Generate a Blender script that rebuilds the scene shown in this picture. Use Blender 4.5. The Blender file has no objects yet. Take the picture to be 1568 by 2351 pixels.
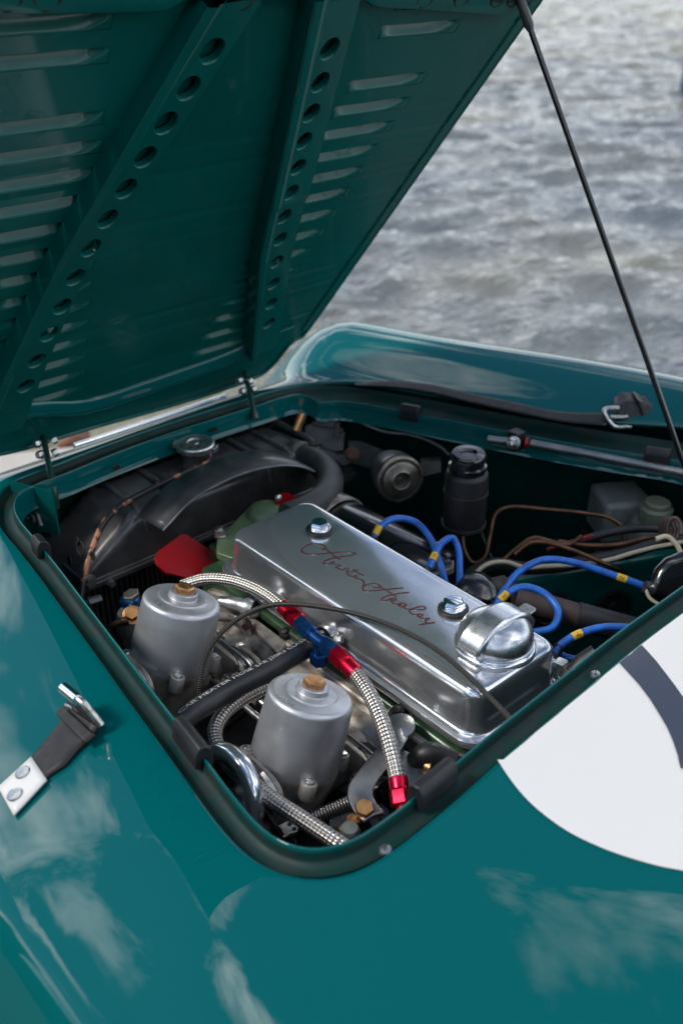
import bpy, bmesh, math, random
from math import sin, cos, tan, pi, radians, sqrt, atan2
from mathutils import Vector, Matrix
random.seed(7)
V = Vector
sc = bpy.context.scene
col = sc.collection

# ------------------------------------------------------------------ camera
F = 2286.0; PITCH = radians(30.5); TH = radians(41.5); CH = 1.5
CAM = V((0, 0, CH))
cam = bpy.data.cameras.new("camera"); co = bpy.data.objects.new("camera", cam); col.objects.link(co)
co.location = CAM; co.rotation_euler = (pi/2 - PITCH, 0, -TH)
cam.sensor_fit = 'VERTICAL'; cam.sensor_height = 36.0; cam.sensor_width = 24.0
cam.lens = 36.0*F/2351.0
cam.clip_start = 0.02; cam.clip_end = 3000
cam.dof.use_dof = True; cam.dof.focus_distance = 1.10; cam.dof.aperture_fstop = 4.4
sc.camera = co

# ------------------------------------------------------------------ sky and sun
SUN_DIR = V((-0.62, 0.30, 0.72)).normalized()
w = bpy.data.worlds.new("World"); sc.world = w; w.use_nodes = True
nt = w.node_tree; N = nt.nodes; L = nt.links; N.clear()
def nn(t, **k):
    n = N.new(t)
    for a, b in k.items(): setattr(n, a, b)
    return n
out = nn('ShaderNodeOutputWorld'); bg = nn('ShaderNodeBackground')
sky = nn('ShaderNodeTexSky'); sky.sky_type = 'NISHITA'; sky.sun_disc = False
sky.sun_elevation = math.asin(SUN_DIR.z); sky.sun_rotation = atan2(SUN_DIR.x, SUN_DIR.y)
sky.air_density = 1.0; sky.dust_density = 0.05; sky.ozone_density = 3.0
tc = nn('ShaderNodeTexCoord'); sep = nn('ShaderNodeSeparateXYZ'); L.new(tc.outputs['Generated'], sep.inputs[0])
def wm(op, a, b=None):
    n = nn('ShaderNodeMath', operation=op)
    for i, x in enumerate((a, b)):
        if x is None: continue
        if isinstance(x, (int, float)): n.inputs[i].default_value = x
        else: L.new(x, n.inputs[i])
    return n.outputs[0]
zc = wm('ADD', wm('MAXIMUM', sep.outputs[2], 0.0), 0.12)
cmb = nn('ShaderNodeCombineXYZ'); L.new(wm('DIVIDE', sep.outputs[0], zc), cmb.inputs[0]); L.new(wm('DIVIDE', sep.outputs[1], zc), cmb.inputs[1])
mp = nn('ShaderNodeMapping'); mp.inputs['Location'].default_value = (3.1, 1.7, 0.0); mp.inputs['Rotation'].default_value = (0, 0, 0.5); mp.inputs['Scale'].default_value = (1.45, 0.95, 1)
L.new(cmb.outputs[0], mp.inputs[0])
n1 = nn('ShaderNodeTexNoise'); n1.inputs['Scale'].default_value = 1.6; n1.inputs['Detail'].default_value = 9; n1.inputs['Roughness'].default_value = 0.6; n1.inputs['Distortion'].default_value = 0.55
L.new(mp.outputs[0], n1.inputs['Vector'])
rp = nn('ShaderNodeValToRGB'); rp.color_ramp.elements[0].position = 0.51; rp.color_ramp.elements[1].position = 0.67
L.new(n1.outputs[0], rp.inputs[0])
n2 = nn('ShaderNodeTexNoise'); n2.inputs['Scale'].default_value = 3.0; n2.inputs['Detail'].default_value = 6
L.new(mp.outputs[0], n2.inputs['Vector'])
cr = nn('ShaderNodeValToRGB'); cr.color_ramp.elements[0].position = 0.3; cr.color_ramp.elements[0].color = (17, 17.5, 18.5, 1); cr.color_ramp.elements[1].position = 0.7; cr.color_ramp.elements[1].color = (40, 39.5, 39, 1)
L.new(n2.outputs[0], cr.inputs[0])
# towards the horizon the clouds close up
hz = nn('ShaderNodeMapRange'); hz.inputs['From Min'].default_value = 0.03; hz.inputs['From Max'].default_value = 0.42; hz.inputs['To Min'].default_value = 0.7; hz.inputs['To Max'].default_value = 0.0
L.new(sep.outputs[2], hz.inputs[0])
hc = nn('ShaderNodeMix', data_type='RGBA'); hc.inputs[7].default_value = (18.0, 18.5, 18.8, 1)
hz2 = nn('ShaderNodeMapRange'); hz2.inputs['From Min'].default_value = 0.05; hz2.inputs['From Max'].default_value = 0.5; hz2.inputs['To Min'].default_value = 1.0; hz2.inputs['To Max'].default_value = 0.0
L.new(sep.outputs[2], hz2.inputs[0]); L.new(hz2.outputs[0], hc.inputs[0]); L.new(cr.outputs[0], hc.inputs[6])
mxm = wm('MAXIMUM', rp.outputs[0], hz.outputs[0])
mx = nn('ShaderNodeMix', data_type='RGBA'); L.new(mxm, mx.inputs[0]); L.new(sky.outputs[0], mx.inputs[6]); L.new(hc.outputs[2], mx.inputs[7])
L.new(mx.outputs[2], bg.inputs[0]); bg.inputs[1].default_value = 0.085; L.new(bg.outputs[0], out.inputs[0])
sl = bpy.data.lights.new("sun", 'SUN'); sl.energy = 1.6; sl.angle = radians(14); sl.color = (1.0, 0.94, 0.85)
so = bpy.data.objects.new("sun", sl); col.objects.link(so); so.rotation_euler = SUN_DIR.to_track_quat('Z', 'Y').to_euler()
sc.view_settings.view_transform = 'Standard'; sc.view_settings.look = 'None'; sc.view_settings.exposure = 0.68; sc.view_settings.gamma = 1.0
sc.view_settings.use_curve_mapping = False
sc.render.engine = 'CYCLES'
sc.cycles.max_bounces = 7; sc.cycles.glossy_bounces = 5; sc.cycles.diffuse_bounces = 3; sc.cycles.transmission_bounces = 6
sc.cycles.caustics_reflective = False; sc.cycles.caustics_refractive = False

# ------------------------------------------------------------------ survey helpers: sight lines met with the surface a point lies on
HD = V((sin(TH), cos(TH), 0)); RT = V((cos(TH), -sin(TH), 0)); ZZ = V((0, 0, 1))
FW = HD*cos(PITCH) - ZZ*sin(PITCH); UPV = HD*sin(PITCH) + ZZ*cos(PITCH)
def ray(x, y): return FW + RT*((x-784)/F) - UPV*((y-1175.5)/F)
def P(x, y, z): r = ray(x, y); return CAM + r*((z-CH)/r.z)
def PD(x, y, d): return CAM + ray(x, y)*d
def PYP(x, y, Y): r = ray(x, y); return CAM + r*(Y/r.y)
def PXP(x, y, X): r = ray(x, y); return CAM + r*(X/r.x)
def rimz(Y): return 0.88 - 0.061*(Y-0.41)
def R(x, y, dz=0.0): r = ray(x, y); return CAM + r*((0.88+dz+0.061*0.41-CH)/(r.z+0.061*r.y))
AL = radians(57); HY, HZ = 1.27, 0.86
BS = V((0, -cos(AL), sin(AL))); BN = V((0, -sin(AL), -cos(AL)))
def BW(x, s, n=0.0): return V((x, HY, HZ)) + BS*s + BN*n
def B(x, y, n=0.0):
    o = V((0, HY, HZ)) + BN*n; r = ray(x, y); t = (o-CAM).dot(BN)/r.dot(BN); p = CAM + r*t
    return p.x, (p-o).dot(BS)

# ------------------------------------------------------------------ materials
def newmat(name):
    m = bpy.data.materials.new(name); m.use_nodes = True
    return m, m.node_tree, m.node_tree.nodes['Principled BSDF']
def noise(t, scale, detail=4, rough=0.55, coord='Object', stretch=None):
    n = t.nodes.new('ShaderNodeTexNoise'); n.inputs['Scale'].default_value = scale; n.inputs['Detail'].default_value = detail; n.inputs['Roughness'].default_value = rough
    c = t.nodes.new('ShaderNodeTexCoord')
    if stretch:
        mpn = t.nodes.new('ShaderNodeMapping'); mpn.inputs['Scale'].default_value = stretch
        t.links.new(c.outputs[coord], mpn.inputs[0]); t.links.new(mpn.outputs[0], n.inputs['Vector'])
    else: t.links.new(c.outputs[coord], n.inputs['Vector'])
    return n.outputs[0]
def ramp(t, src, stops):
    r = t.nodes.new('ShaderNodeValToRGB'); e = r.color_ramp.elements
    e[0].position, e[0].color = stops[0][0], (*stops[0][1], 1)
    e[1].position, e[1].color = stops[-1][0], (*stops[-1][1], 1)
    for p_, c_ in stops[1:-1]:
        q = e.new(p_); q.color = (*c_, 1)
    t.links.new(src, r.inputs[0]); return r.outputs[0]
def g3(v): return (v, v, v)
def bump(t, b, src, strength, dist=0.001):
    n = t.nodes.new('ShaderNodeBump'); n.inputs['Strength'].default_value = strength; n.inputs['Distance'].default_value = dist
    t.links.new(src, n.inputs['Height']); t.links.new(n.outputs[0], b.inputs['Normal'])
def mat(name, c, rough=0.4, metal=0.0, coat=0.0, var=0.0, vs=30, c2=None, rv=0.0, bs=0, bst=0.1, bd=0.0006, cs=None):
    """c base colour, c2/vs a second colour mixed in by noise, rv roughness variation, bs bump noise scale"""
    m, t, b = newmat(name)
    b.inputs['Base Color'].default_value = (*c, 1); b.inputs['Roughness'].default_value = rough; b.inputs['Metallic'].default_value = metal
    if coat: b.inputs['Coat Weight'].default_value = coat; b.inputs['Coat Roughness'].default_value = 0.03
    if c2: t.links.new(ramp(t, noise(t, vs, 6), cs or [(0.42, c), (0.68, c2)]) if not cs else ramp(t, noise(t, vs, 6), cs), b.inputs['Base Color'])
    if rv: t.links.new(ramp(t, noise(t, vs*1.7, 5), [(0.3, g3(max(0.02, rough-rv))), (0.7, g3(min(1, rough+rv)))]), b.inputs['Roughness'])
    if bs: bump(t, b, noise(t, bs, 4), bst, bd)
    return m
G = (0.0001, 0.094, 0.096)
M = {}
M['paint'] = mat('green_paint', G, 0.42, 0, 1.0)
M['paint'].node_tree.nodes['Principled BSDF'].inputs['Coat Roughness'].default_value = 0.015; M['paint'].node_tree.nodes['Principled BSDF'].inputs['Specular IOR Level'].default_value = 0.0
M['under'] = mat('green_underside_paint', (0.0003, 0.105, 0.093), 0.3, 0, 0.25, c2=(0.001, 0.086, 0.076), vs=9, rv=0.06, bs=260, bst=0.05)
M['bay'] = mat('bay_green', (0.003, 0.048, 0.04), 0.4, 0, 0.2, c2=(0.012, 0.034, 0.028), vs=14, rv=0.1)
M['gutter'] = mat('dirty_gutter', (0.003, 0.034, 0.029), 0.55, 0, 0, c2=(0.02, 0.026, 0.022), vs=24, cs=[(0.45, (0.002, 0.03, 0.026)), (0.78, (0.022, 0.023, 0.018))], rv=0.12, bs=300, bst=0.1)
M['gutter'].node_tree.nodes['Principled BSDF'].inputs['Specular IOR Level'].default_value = 0.3
M['under'].node_tree.nodes['Principled BSDF'].inputs['Specular IOR Level'].default_value = 0.22
M['white'] = mat('white_decal', (0.70, 0.685, 0.655), 0.45, 0, 0.1)
M['slate'] = mat('slate_decal', (0.040, 0.049, 0.075), 0.42, 0, 0.1)
M['polish'] = mat('polished_alloy', (0.76, 0.775, 0.80), 0.155, 0.88, c2=(0.67, 0.685, 0.71), vs=11, rv=0.05, bs=24, bst=0.03, bd=0.001)
M['capmetal'] = mat('worn_cap_alloy', (0.70, 0.715, 0.74), 0.27, 0.95, c2=(0.6, 0.61, 0.63), vs=40, rv=0.06, bs=60, bst=0.03, bd=0.001)
M['satin'] = mat('satin_alloy', (0.56, 0.57, 0.59), 0.42, 0.75, c2=(0.40, 0.40, 0.405), vs=17, rv=0.06, bs=900, bst=0.06)
_m, _t, _b = M['satin'], M['satin'].node_tree, M['satin'].node_tree.nodes['Principled BSDF']
bump(_t, _b, noise(_t, 1.0, 3, 0.6, stretch=(12, 12, 1500)), 0.10, 0.0006)
_t.links.new(ramp(_t, noise(_t, 1.0, 4, 0.6, stretch=(30, 30, 500)), [(0.3, g3(0.33)), (0.7, g3(0.47))]), _b.inputs['Roughness'])
M['cast'] = mat('cast_alloy', (0.44, 0.41, 0.365), 0.5, 0.45, c2=(0.15, 0.118, 0.085), vs=38, rv=0.1, bs=420, bst=0.3)
M['zinc'] = mat('zinc_plate', (0.62, 0.63, 0.62), 0.32, 0.95, c2=(0.42, 0.41, 0.36), vs=120, rv=0.1)
M['chrome'] = mat('chrome', (0.85, 0.85, 0.86), 0.08, 1)
M['greysteel'] = mat('grey_steel', (0.23, 0.24, 0.25), 0.42, 0.8, c2=(0.32, 0.32, 0.31), vs=40, rv=0.1, bs=300, bst=0.1)
M['black'] = mat('black_enamel', (0.035, 0.035, 0.038), 0.4, 0, 0.2, c2=(0.08, 0.077, 0.072), vs=22, rv=0.12, bs=200, bst=0.08)
M['tank'] = mat('dusty_tank_enamel', (0.045, 0.045, 0.048), 0.32, 0, 0.3, c2=(0.10, 0.096, 0.088), vs=20, rv=0.1, bs=200, bst=0.08)
M['blackgloss'] = mat('black_gloss', (0.008, 0.008, 0.009), 0.22, 0, 0.6)
M['dark'] = mat('dark_metal', (0.02, 0.019, 0.018), 0.55, 0.3, c2=(0.06, 0.05, 0.04), vs=50)
M['rubber'] = mat('black_rubber', (0.011, 0.0112, 0.0125), 0.48, 0, c2=(0.022, 0.022, 0.024), vs=30, rv=0.08, bs=500, bst=0.1)
M['hose'] = mat('hose_rubber', (0.013, 0.014, 0.016), 0.42, 0, c2=(0.028, 0.028, 0.03), vs=40, rv=0.06, bs=700, bst=0.06)
M['hosegrey'] = mat('dusty_rubber', (0.04, 0.04, 0.042), 0.5, 0, c2=(0.075, 0.073, 0.07), vs=25, bs=500, bst=0.1)
M['red'] = mat('red_anodised', (0.62, 0.008, 0.035), 0.24, 0.85)
M['blue'] = mat('blue_anodised', (0.012, 0.075, 0.27), 0.24, 0.85, c2=(0.03, 0.14, 0.36), vs=90)
M['fanred'] = mat('red_fan_paint', (0.36, 0.003, 0.008), 0.36, 0, 0.3)
M['brass'] = mat('brass', (0.62, 0.33, 0.13), 0.42, 1, c2=(0.42, 0.21, 0.09), vs=110, rv=0.08)
M['copper'] = mat('copper_pipe', (0.17, 0.085, 0.045), 0.42, 0.8, c2=(0.08, 0.045, 0.03), vs=60)
M['headgreen'] = mat('engine_green', (0.12, 0.2, 0.11), 0.42, 0, 0.2, c2=(0.12, 0.14, 0.06), vs=50, rv=0.1, bs=200, bst=0.2)
M['headdark'] = mat('engine_green_oily', (0.03, 0.08, 0.035), 0.3, 0, 0.3, c2=(0.02, 0.02, 0.012), vs=40, bs=160, bst=0.25)
M['leadblue'] = mat('blue_lead', (0.015, 0.16, 0.62), 0.35, 0, 0.1, c2=(0.02, 0.09, 0.36), vs=70)
M['yellow'] = mat('yellow_marker', (0.75, 0.45, 0.03), 0.45)
M['ink'] = mat('black_ink', (0.012, 0.012, 0.012), 0.5)
M['whiteink'] = mat('white_print', (0.62, 0.62, 0.6), 0.6, c2=(0.25, 0.25, 0.25), vs=400)
M['scriptred'] = mat('script_enamel', (0.055, 0.006, 0.006), 0.6)
M['leather'] = mat('black_leather', (0.014, 0.012, 0.011), 0.5, 0, c2=(0.05, 0.03, 0.02), vs=80, cs=[(0.5, (0.010, 0.009, 0.0085)), (0.78, (0.035, 0.024, 0.018))], rv=0.1, bs=380, bst=0.35)
M['cream'] = mat('cream_wire', (0.48, 0.42, 0.3), 0.5)
M['redwire'] = mat('red_wire', (0.25, 0.01, 0.012), 0.5)
M['fluid'] = mat('milky_plastic', (0.17, 0.19, 0.17), 0.45, c2=(0.12, 0.14, 0.12), vs=20)
M['browncap'] = mat('aged_cap_plastic', (0.17, 0.19, 0.13), 0.5)
M['hornmetal'] = mat('horn_metal', (0.3, 0.28, 0.24), 0.4, 0.9, c2=(0.14, 0.12, 0.09), vs=60)
M['rust'] = mat('rusty_steel', (0.1, 0.045, 0.025), 0.7, 0.2, c2=(0.05, 0.03, 0.022), vs=90)
M['heatpipe'] = mat('brown_pipe', (0.07, 0.045, 0.038), 0.55, 0.2, c2=(0.04, 0.03, 0.028), vs=50)
M['spacer'] = mat('phenolic_spacer', (0.03, 0.024, 0.021), 0.45, c2=(0.05, 0.035, 0.028), vs=60)
M['greyblack'] = mat('sooty_sheet', (0.035, 0.034, 0.033), 0.55, 0.3, c2=(0.07, 0.06, 0.05), vs=30)
def braid_mat(name, c_hi, c_lo, fu, fv, metal=0.9, rough=0.32):
    m, t, b = newmat(name); nd = t.nodes; lk = t.links
    uv = nd.new('ShaderNodeUVMap'); s_ = nd.new('ShaderNodeSeparateXYZ'); lk.new(uv.outputs[0], s_.inputs[0])
    def mth(op, a, b_=None):
        n = nd.new('ShaderNodeMath'); n.operation = op
        for i, x in enumerate((a, b_)):
            if x is None: continue
            if isinstance(x, (int, float)): n.inputs[i].default_value = x
            else: lk.new(x, n.inputs[i])
        return n.outputs[0]
    u = mth('MULTIPLY', s_.outputs[0], fu); v = mth('MULTIPLY', s_.outputs[1], fv)
    if fv:
        a = mth('SINE', mth('ADD', u, v)); d = mth('SINE', mth('SUBTRACT', u, v)); h = mth('MULTIPLY', a, d)
        strands = mth('SINE', mth('MULTIPLY', v, 5.0))
        hh = mth('ADD', h, mth('MULTIPLY', strands, 0.12))
    else: hh = mth('SINE', u)
    hh = mth('ADD', mth('MULTIPLY', hh, 0.5), 0.5)
    lk.new(ramp(t, hh, [(0.05, c_lo), (0.55, c_hi)]), b.inputs['Base Color'])
    b.inputs['Metallic'].default_value = metal; b.inputs['Roughness'].default_value = rough
    bump(t, b, hh, 0.8, 0.0012)
    return m
M['braid'] = braid_mat('steel_braid', (0.62, 0.585, 0.54), (0.15, 0.13, 0.11), 2*pi*115, 2*pi*7)
M['cable'] = braid_mat('spiral_cable', (0.13, 0.12, 0.105), (0.035, 0.032, 0.028), 2*pi*420, 0, 0.8, 0.38)
M['spring'] = braid_mat('coil_spring', (0.4, 0.39, 0.37), (0.015, 0.014, 0.012), 2*pi*330, 0, 0.9, 0.3)

# ------------------------------------------------------------------ mesh builder
class MB:
    def __init__(s): s.v = []; s.f = []; s.uv = {}
    def quadgrid(s, rows, closed=False, uvs=None, flip=False):
        base = len(s.v); n = len(rows[0])
        for r in rows: s.v += [tuple(p) for p in r]
        for i in range(len(rows)-1):
            for j in range(n if closed else n-1):
                a, b_, c, d = base+i*n+j, base+i*n+(j+1) % n, base+(i+1)*n+(j+1) % n, base+(i+1)*n+j
                face = (a, d, c, b_) if flip else (a, b_, c, d)
                if uvs:
                    j2 = j+1; q = {0: (i, j), 1: (i, j2), 2: (i+1, j2), 3: (i+1, j)}
                    idx = (0, 3, 2, 1) if flip else (0, 1, 2, 3)
                    s.uv[len(s.f)] = [uvs(*q[k]) for k in idx]
                s.f.append(face)
        return s
    def poly(s, pts):
        base = len(s.v); s.v += [tuple(p) for p in pts]; s.f.append(tuple(range(base, base+len(pts)))); return s
    def tube(s, pts, r, seg=14, cap=True, closed=False, sub=0):
        if sub: pts = smooth_path(pts, sub, closed)
        pts = [V(p) for p in pts]; n = len(pts)
        rs = r if isinstance(r, (list, tuple)) else [r]*n
        if len(rs) != n: rs = [rs[min(int(i/(n-1)*(len(rs)-1)+0.5), len(rs)-1)] for i in range(n)]
        fr = frames(pts, closed); rows = []; acc = [0.0]
        for i in range(n):
            t_, a, b_ = fr[i]
            rows.append([pts[i] + (a*cos(2*pi*j/seg) + b_*sin(2*pi*j/seg))*rs[i] for j in range(seg)])
            if i: acc.append(acc[-1] + (pts[i]-pts[i-1]).length)
        if closed: rows.append(rows[0]); acc.append(acc[-1] + (pts[0]-pts[-1]).length)
        s.quadgrid(rows, True, lambda i, j: (acc[i], j/seg), flip=False)
        if cap and not closed:
            s.poly(list(reversed(rows[0]))); s.poly(rows[-1])
        return s
    def lathe(s, prof, o, ax, seg=32, ref=None, cap0=True, cap1=True, a0=0.0, a1=2*pi):
        """prof: (radius, height along ax)"""
        o = V(o); ax = V(ax).normalized(); x = perp(ax, ref); y = ax.cross(x)
        full = abs(a1-a0-2*pi) < 1e-6; m = seg if full else seg+1
        rows = [[o + ax*h + (x*cos(a0+(a1-a0)*j/seg) + y*sin(a0+(a1-a0)*j/seg))*max(r_, 1e-5) for j in range(m)] for r_, h in prof]
        s.quadgrid(rows, full)
        if full and cap0 and prof[0][0] > 1e-4: s.poly(list(reversed(rows[0])))
        if full and cap1 and prof[-1][0] > 1e-4: s.poly(rows[-1])
        return s
    def box(s, c, sx, sy, sz, ax=None):
        c = V(c); X, Y, Z = ax or (V((1, 0, 0)), V((0, 1, 0)), V((0, 0, 1)))
        q = [c + X*(i*sx/2) + Y*(j*sy/2) + Z*(k*sz/2) for k in (-1, 1) for j in (-1, 1) for i in (-1, 1)]
        base = len(s.v); s.v += [tuple(p) for p in q]
        for f in ((0, 2, 3, 1), (4, 5, 7, 6), (0, 1, 5, 4), (2, 6, 7, 3), (0, 4, 6, 2), (1, 3, 7, 5)): s.f.append(tuple(base+i for i in f))
        return s
    def prism(s, pts, vec):
        vec = V(vec); a = [V(p) for p in pts]; b_ = [p+vec for p in a]; n = len(a)
        s.poly(list(reversed(a))); s.poly(b_)
        for i in range(n): s.poly([a[i], a[(i+1) % n], b_[(i+1) % n], b_[i]])
        return s
def perp(ax, ref=None):
    ref = V(ref) if ref is not None else (V((1, 0, 0)) if abs(ax.x) < 0.8 else V((0, 1, 0)))
    return (ref - ax*ref.dot(ax)).normalized()
def frames(pts, closed=False):
    n = len(pts); ts = []
    for i in range(n):
        if closed: t_ = pts[(i+1) % n]-pts[i-1]
        else: t_ = pts[min(i+1, n-1)]-pts[max(i-1, 0)]
        ts.append(t_.normalized() if t_.length > 1e-9 else V((0, 0, 1)))
    a = perp(ts[0], V((0, 0, 1)) if abs(ts[0].z) < 0.9 else None); fr = []
    for t_ in ts:
        a = a - t_*a.dot(t_)
        a = a.normalized() if a.length > 1e-6 else perp(t_)
        fr.append((t_, a.copy(), t_.cross(a)))
    return fr
def smooth_path(pts, sub=6, closed=False):
    pts = [V(p) for p in pts]; n = len(pts); res = []
    for i in range(n if closed else n-1):
        p0 = pts[i-1] if (closed or i) else pts[0]*2-pts[1]
        p1, p2 = pts[i], pts[(i+1) % n]
        p3 = pts[(i+2) % n] if (closed or i+2 < n) else pts[-1]*2-pts[-2]
        d1 = max((p1-p0).length, 1e-6)**0.5; d2 = max((p2-p1).length, 1e-6)**0.5; d3 = max((p3-p2).length, 1e-6)**0.5
        m1 = (p2-p1) + ((p1-p0)/d1 - (p2-p0)/(d1+d2))*d2
        m2 = (p2-p1) + ((p3-p2)/d3 - (p3-p1)/(d2+d3))*d2
        for k in range(sub):
            t_ = k/sub; t2 = t_*t_; t3 = t2*t_
            res.append(p1*(2*t3-3*t2+1) + m1*(t3-2*t2+t_) + p2*(-2*t3+3*t2) + m2*(t3-t2))
    if not closed: res.append(pts[-1])
    return res
def resample(pts, n, closed=True):
    pts = [V(p) for p in pts]; q = pts + [pts[0]] if closed else pts
    acc = [0.0]
    for i in range(1, len(q)): acc.append(acc[-1] + (q[i]-q[i-1]).length)
    tot = acc[-1]; res = []; k = 0
    for i in range(n):
        d = tot*i/(n if closed else n-1)
        while k < len(acc)-2 and acc[k+1] < d: k += 1
        t_ = (d-acc[k])/max(acc[k+1]-acc[k], 1e-9); res.append(q[k].lerp(q[k+1], min(max(t_, 0), 1)))
    return res
def obj(name, mb, m, parent=None, smooth=40, bevel=0, solid=0, solid_off=0, loc=None):
    me = bpy.data.meshes.new(name)
    off = V((0, 0, 0))
    if parent is not None: off = world_loc(parent)
    elif loc is not None: off = V(loc)
    me.from_pydata([tuple(V(p)-off) for p in mb.v], [], mb.f)
    if mb.uv:
        uvl = me.uv_layers.new(name='UVMap')
        for fi, c in mb.uv.items():
            p_ = me.polygons[fi]
            for k, li in enumerate(p_.loop_indices): uvl.data[li].uv = c[k]
    bm = bmesh.new(); bm.from_mesh(me); bmesh.ops.remove_doubles(bm, verts=bm.verts, dist=2e-6)
    bmesh.ops.recalc_face_normals(bm, faces=bm.faces); bm.to_mesh(me); bm.free()
    if smooth:
        me.polygons.foreach_set('use_smooth', [True]*len(me.polygons)); me.set_sharp_from_angle(angle=radians(smooth))
    me.materials.append(m if not isinstance(m, str) else M[m])
    o = bpy.data.objects.new(name, me); col.objects.link(o)
    if parent is not None: o.parent = parent
    elif loc is not None: o.location = off
    if bevel:
        b_ = o.modifiers.new('bevel', 'BEVEL'); b_.width = bevel; b_.segments = 2; b_.limit_method = 'ANGLE'; b_.angle_limit = radians(40); b_.harden_normals = False
    if solid:
        s_ = o.modifiers.new('solid', 'SOLIDIFY'); s_.thickness = solid; s_.offset = solid_off
    return o
def world_loc(o):
    p = V((0, 0, 0))
    while o is not None: p += o.location; o = o.parent
    return p
def tag(o, label, cat, group=None):
    o['label'] = label; o['category'] = cat
    if group: o['group'] = group
    return o
def thing(name, label, cat, loc=(0, 0, 0), group=None):
    o = bpy.data.objects.new(name, None); col.objects.link(o); o.location = loc; o.empty_display_size = 0.05
    return tag(o, label, cat, group)
def part_empty(name, parent):
    o = bpy.data.objects.new(name, None); col.objects.link(o); o.parent = parent; return o
def hexbolt(mb, o, ax, r, h, wr=None, wh=0.0012, ref=None):
    """washer and hexagon head standing on o along ax"""
    o = V(o); ax = V(ax).normalized()
    if wr: mb.lathe([(wr*0.99, 0), (wr, 0.0003), (wr, wh), (wr*0.96, wh+0.0002)], o, ax, 20); o = o + ax*(wh+0.0002)
    mb.lathe([(r, 0), (r, h*0.82), (r*0.9, h)], o, ax, 6, ref)
    return mb
def screw(mb, o, ax, r, h):
    mb.lathe([(r, 0), (r, h*0.5), (r*0.85, h*0.85), (r*0.4, h)], o, ax, 14); return mb
_txt = {}
def text_mesh(body, height=1.0):
    cu = bpy.data.curves.new('lettering', 'FONT'); cu.body = body; cu.size = 1.0; cu.resolution_u = 2
    t_ = bpy.data.objects.new('lettering', cu); col.objects.link(t_)
    me = bpy.data.meshes.new_from_object(t_.evaluated_get(bpy.context.evaluated_depsgraph_get()))
    vs = [tuple(v.co) for v in me.vertices]; fs = [tuple(p.vertices) for p in me.polygons]
    bpy.data.objects.remove(t_); bpy.data.curves.remove(cu); bpy.data.meshes.remove(me)
    x0 = min(v[0] for v in vs); x1 = max(v[0] for v in vs); y0 = min(v[1] for v in vs); y1 = max(v[1] for v in vs)
    k = height/(y1-y0)
    return [((v[0]-x0)*k, (v[1]-y0)*k) for v in vs], fs, (x1-x0)*k
def map_text(body, height, fn, sx=1.0):
    vs, fs, wd = text_mesh(body, height); mb = MB(); mb.v = [tuple(fn(x*sx, y)) for x, y in vs]; mb.f = fs
    return mb, wd*sx

# ================================================================== SETTING: quay, water
m, t, b = newmat('pale_concrete')
L_ = t.links
L_.new(ramp(t, noise(t, 3.0, 8, 0.6), [(0.3, (0.46, 0.42, 0.37)), (0.7, (0.60, 0.55, 0.49))]), b.inputs['Base Color']); b.inputs['Roughness'].default_value = 0.85
bump(t, b, noise(t, 40, 6), 0.4, 0.01)
M['quay'] = m
shore = [(-80, -80), (1.95, -80), (1.95, 1.0), (1.85, 1.9), (1.6, 2.5), (1.36, 2.82), (1.05, 2.98), (0.5, 3.2), (-0.6, 4.4), (-4, 9), (-14, 22), (-80, 90)]
mb = MB().prism([V((x, y, -0.5)) for x, y in shore], (0, 0, 0.5))
o = obj('quay_ground', mb, 'quay', smooth=0, bevel=0.03); o['kind'] = 'structure'
o = obj('added_dark_ground', MB().poly([V((x, y, 0.004)) for x, y in [(-60, -60), (1.4, -60), (1.4, 1.5), (0.6, 2.2), (-0.9, 3.6), (-13, 20), (-60, 60)]]), mat('added_dark_ground', (0.05, 0.05, 0.052), 0.9, c2=(0.075, 0.073, 0.07), vs=60, bs=180, bst=0.5, bd=0.004), smooth=0); o['kind'] = 'structure'  # unseen dark ground sheet, added to darken the reflection in the near flank
# water: a rippled sheet, finer near the shore
m, t, b = newmat('water_surface')
nd = t.nodes; L_ = t.links
c_ = ramp(t, noise(t, 0.45, 5, 0.6), [(0.42, (0.11, 0.13, 0.145)), (0.58, (0.145, 0.155, 0.15)), (0.74, (0.20, 0.19, 0.14))])
gc = nd.new('ShaderNodeTexCoord'); vd_ = nd.new('ShaderNodeVectorMath'); vd_.operation = 'DISTANCE'; vd_.inputs[1].default_value = (1.0, 3.0, -0.16); L_.new(gc.outputs['Object'], vd_.inputs[0])
mr_ = nd.new('ShaderNodeMapRange'); mr_.inputs['From Min'].default_value = 0.6; mr_.inputs['From Max'].default_value = 2.6; mr_.inputs['To Min'].default_value = 1.0; mr_.inputs['To Max'].default_value = 0.0; L_.new(vd_.outputs['Value'], mr_.inputs[0])
mxw = nd.new('ShaderNodeMix'); mxw.data_type = 'RGBA'; L_.new(mr_.outputs[0], mxw.inputs[0]); L_.new(c_, mxw.inputs[6]); mxw.inputs[7].default_value = (0.19, 0.175, 0.10, 1)
mr2 = nd.new('ShaderNodeMapRange'); mr2.inputs['From Min'].default_value = 7.0; mr2.inputs['From Max'].default_value = 19.0; mr2.inputs['To Max'].default_value = 0.85; L_.new(vd_.outputs['Value'], mr2.inputs[0])
mm2 = nd.new('ShaderNodeMath'); mm2.operation = 'MULTIPLY'; L_.new(mr2.outputs[0], mm2.inputs[0]); L_.new(ramp(t, noise(t, 0.7, 4, 0.6), [(0.38, g3(0.1)), (0.62, g3(1.0))]), mm2.inputs[1])
mx3 = nd.new('ShaderNodeMix'); mx3.data_type = 'RGBA'; L_.new(mm2.outputs[0], mx3.inputs[0]); L_.new(mxw.outputs[2], mx3.inputs[6]); mx3.inputs[7].default_value = (0.27, 0.235, 0.125, 1)
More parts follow.
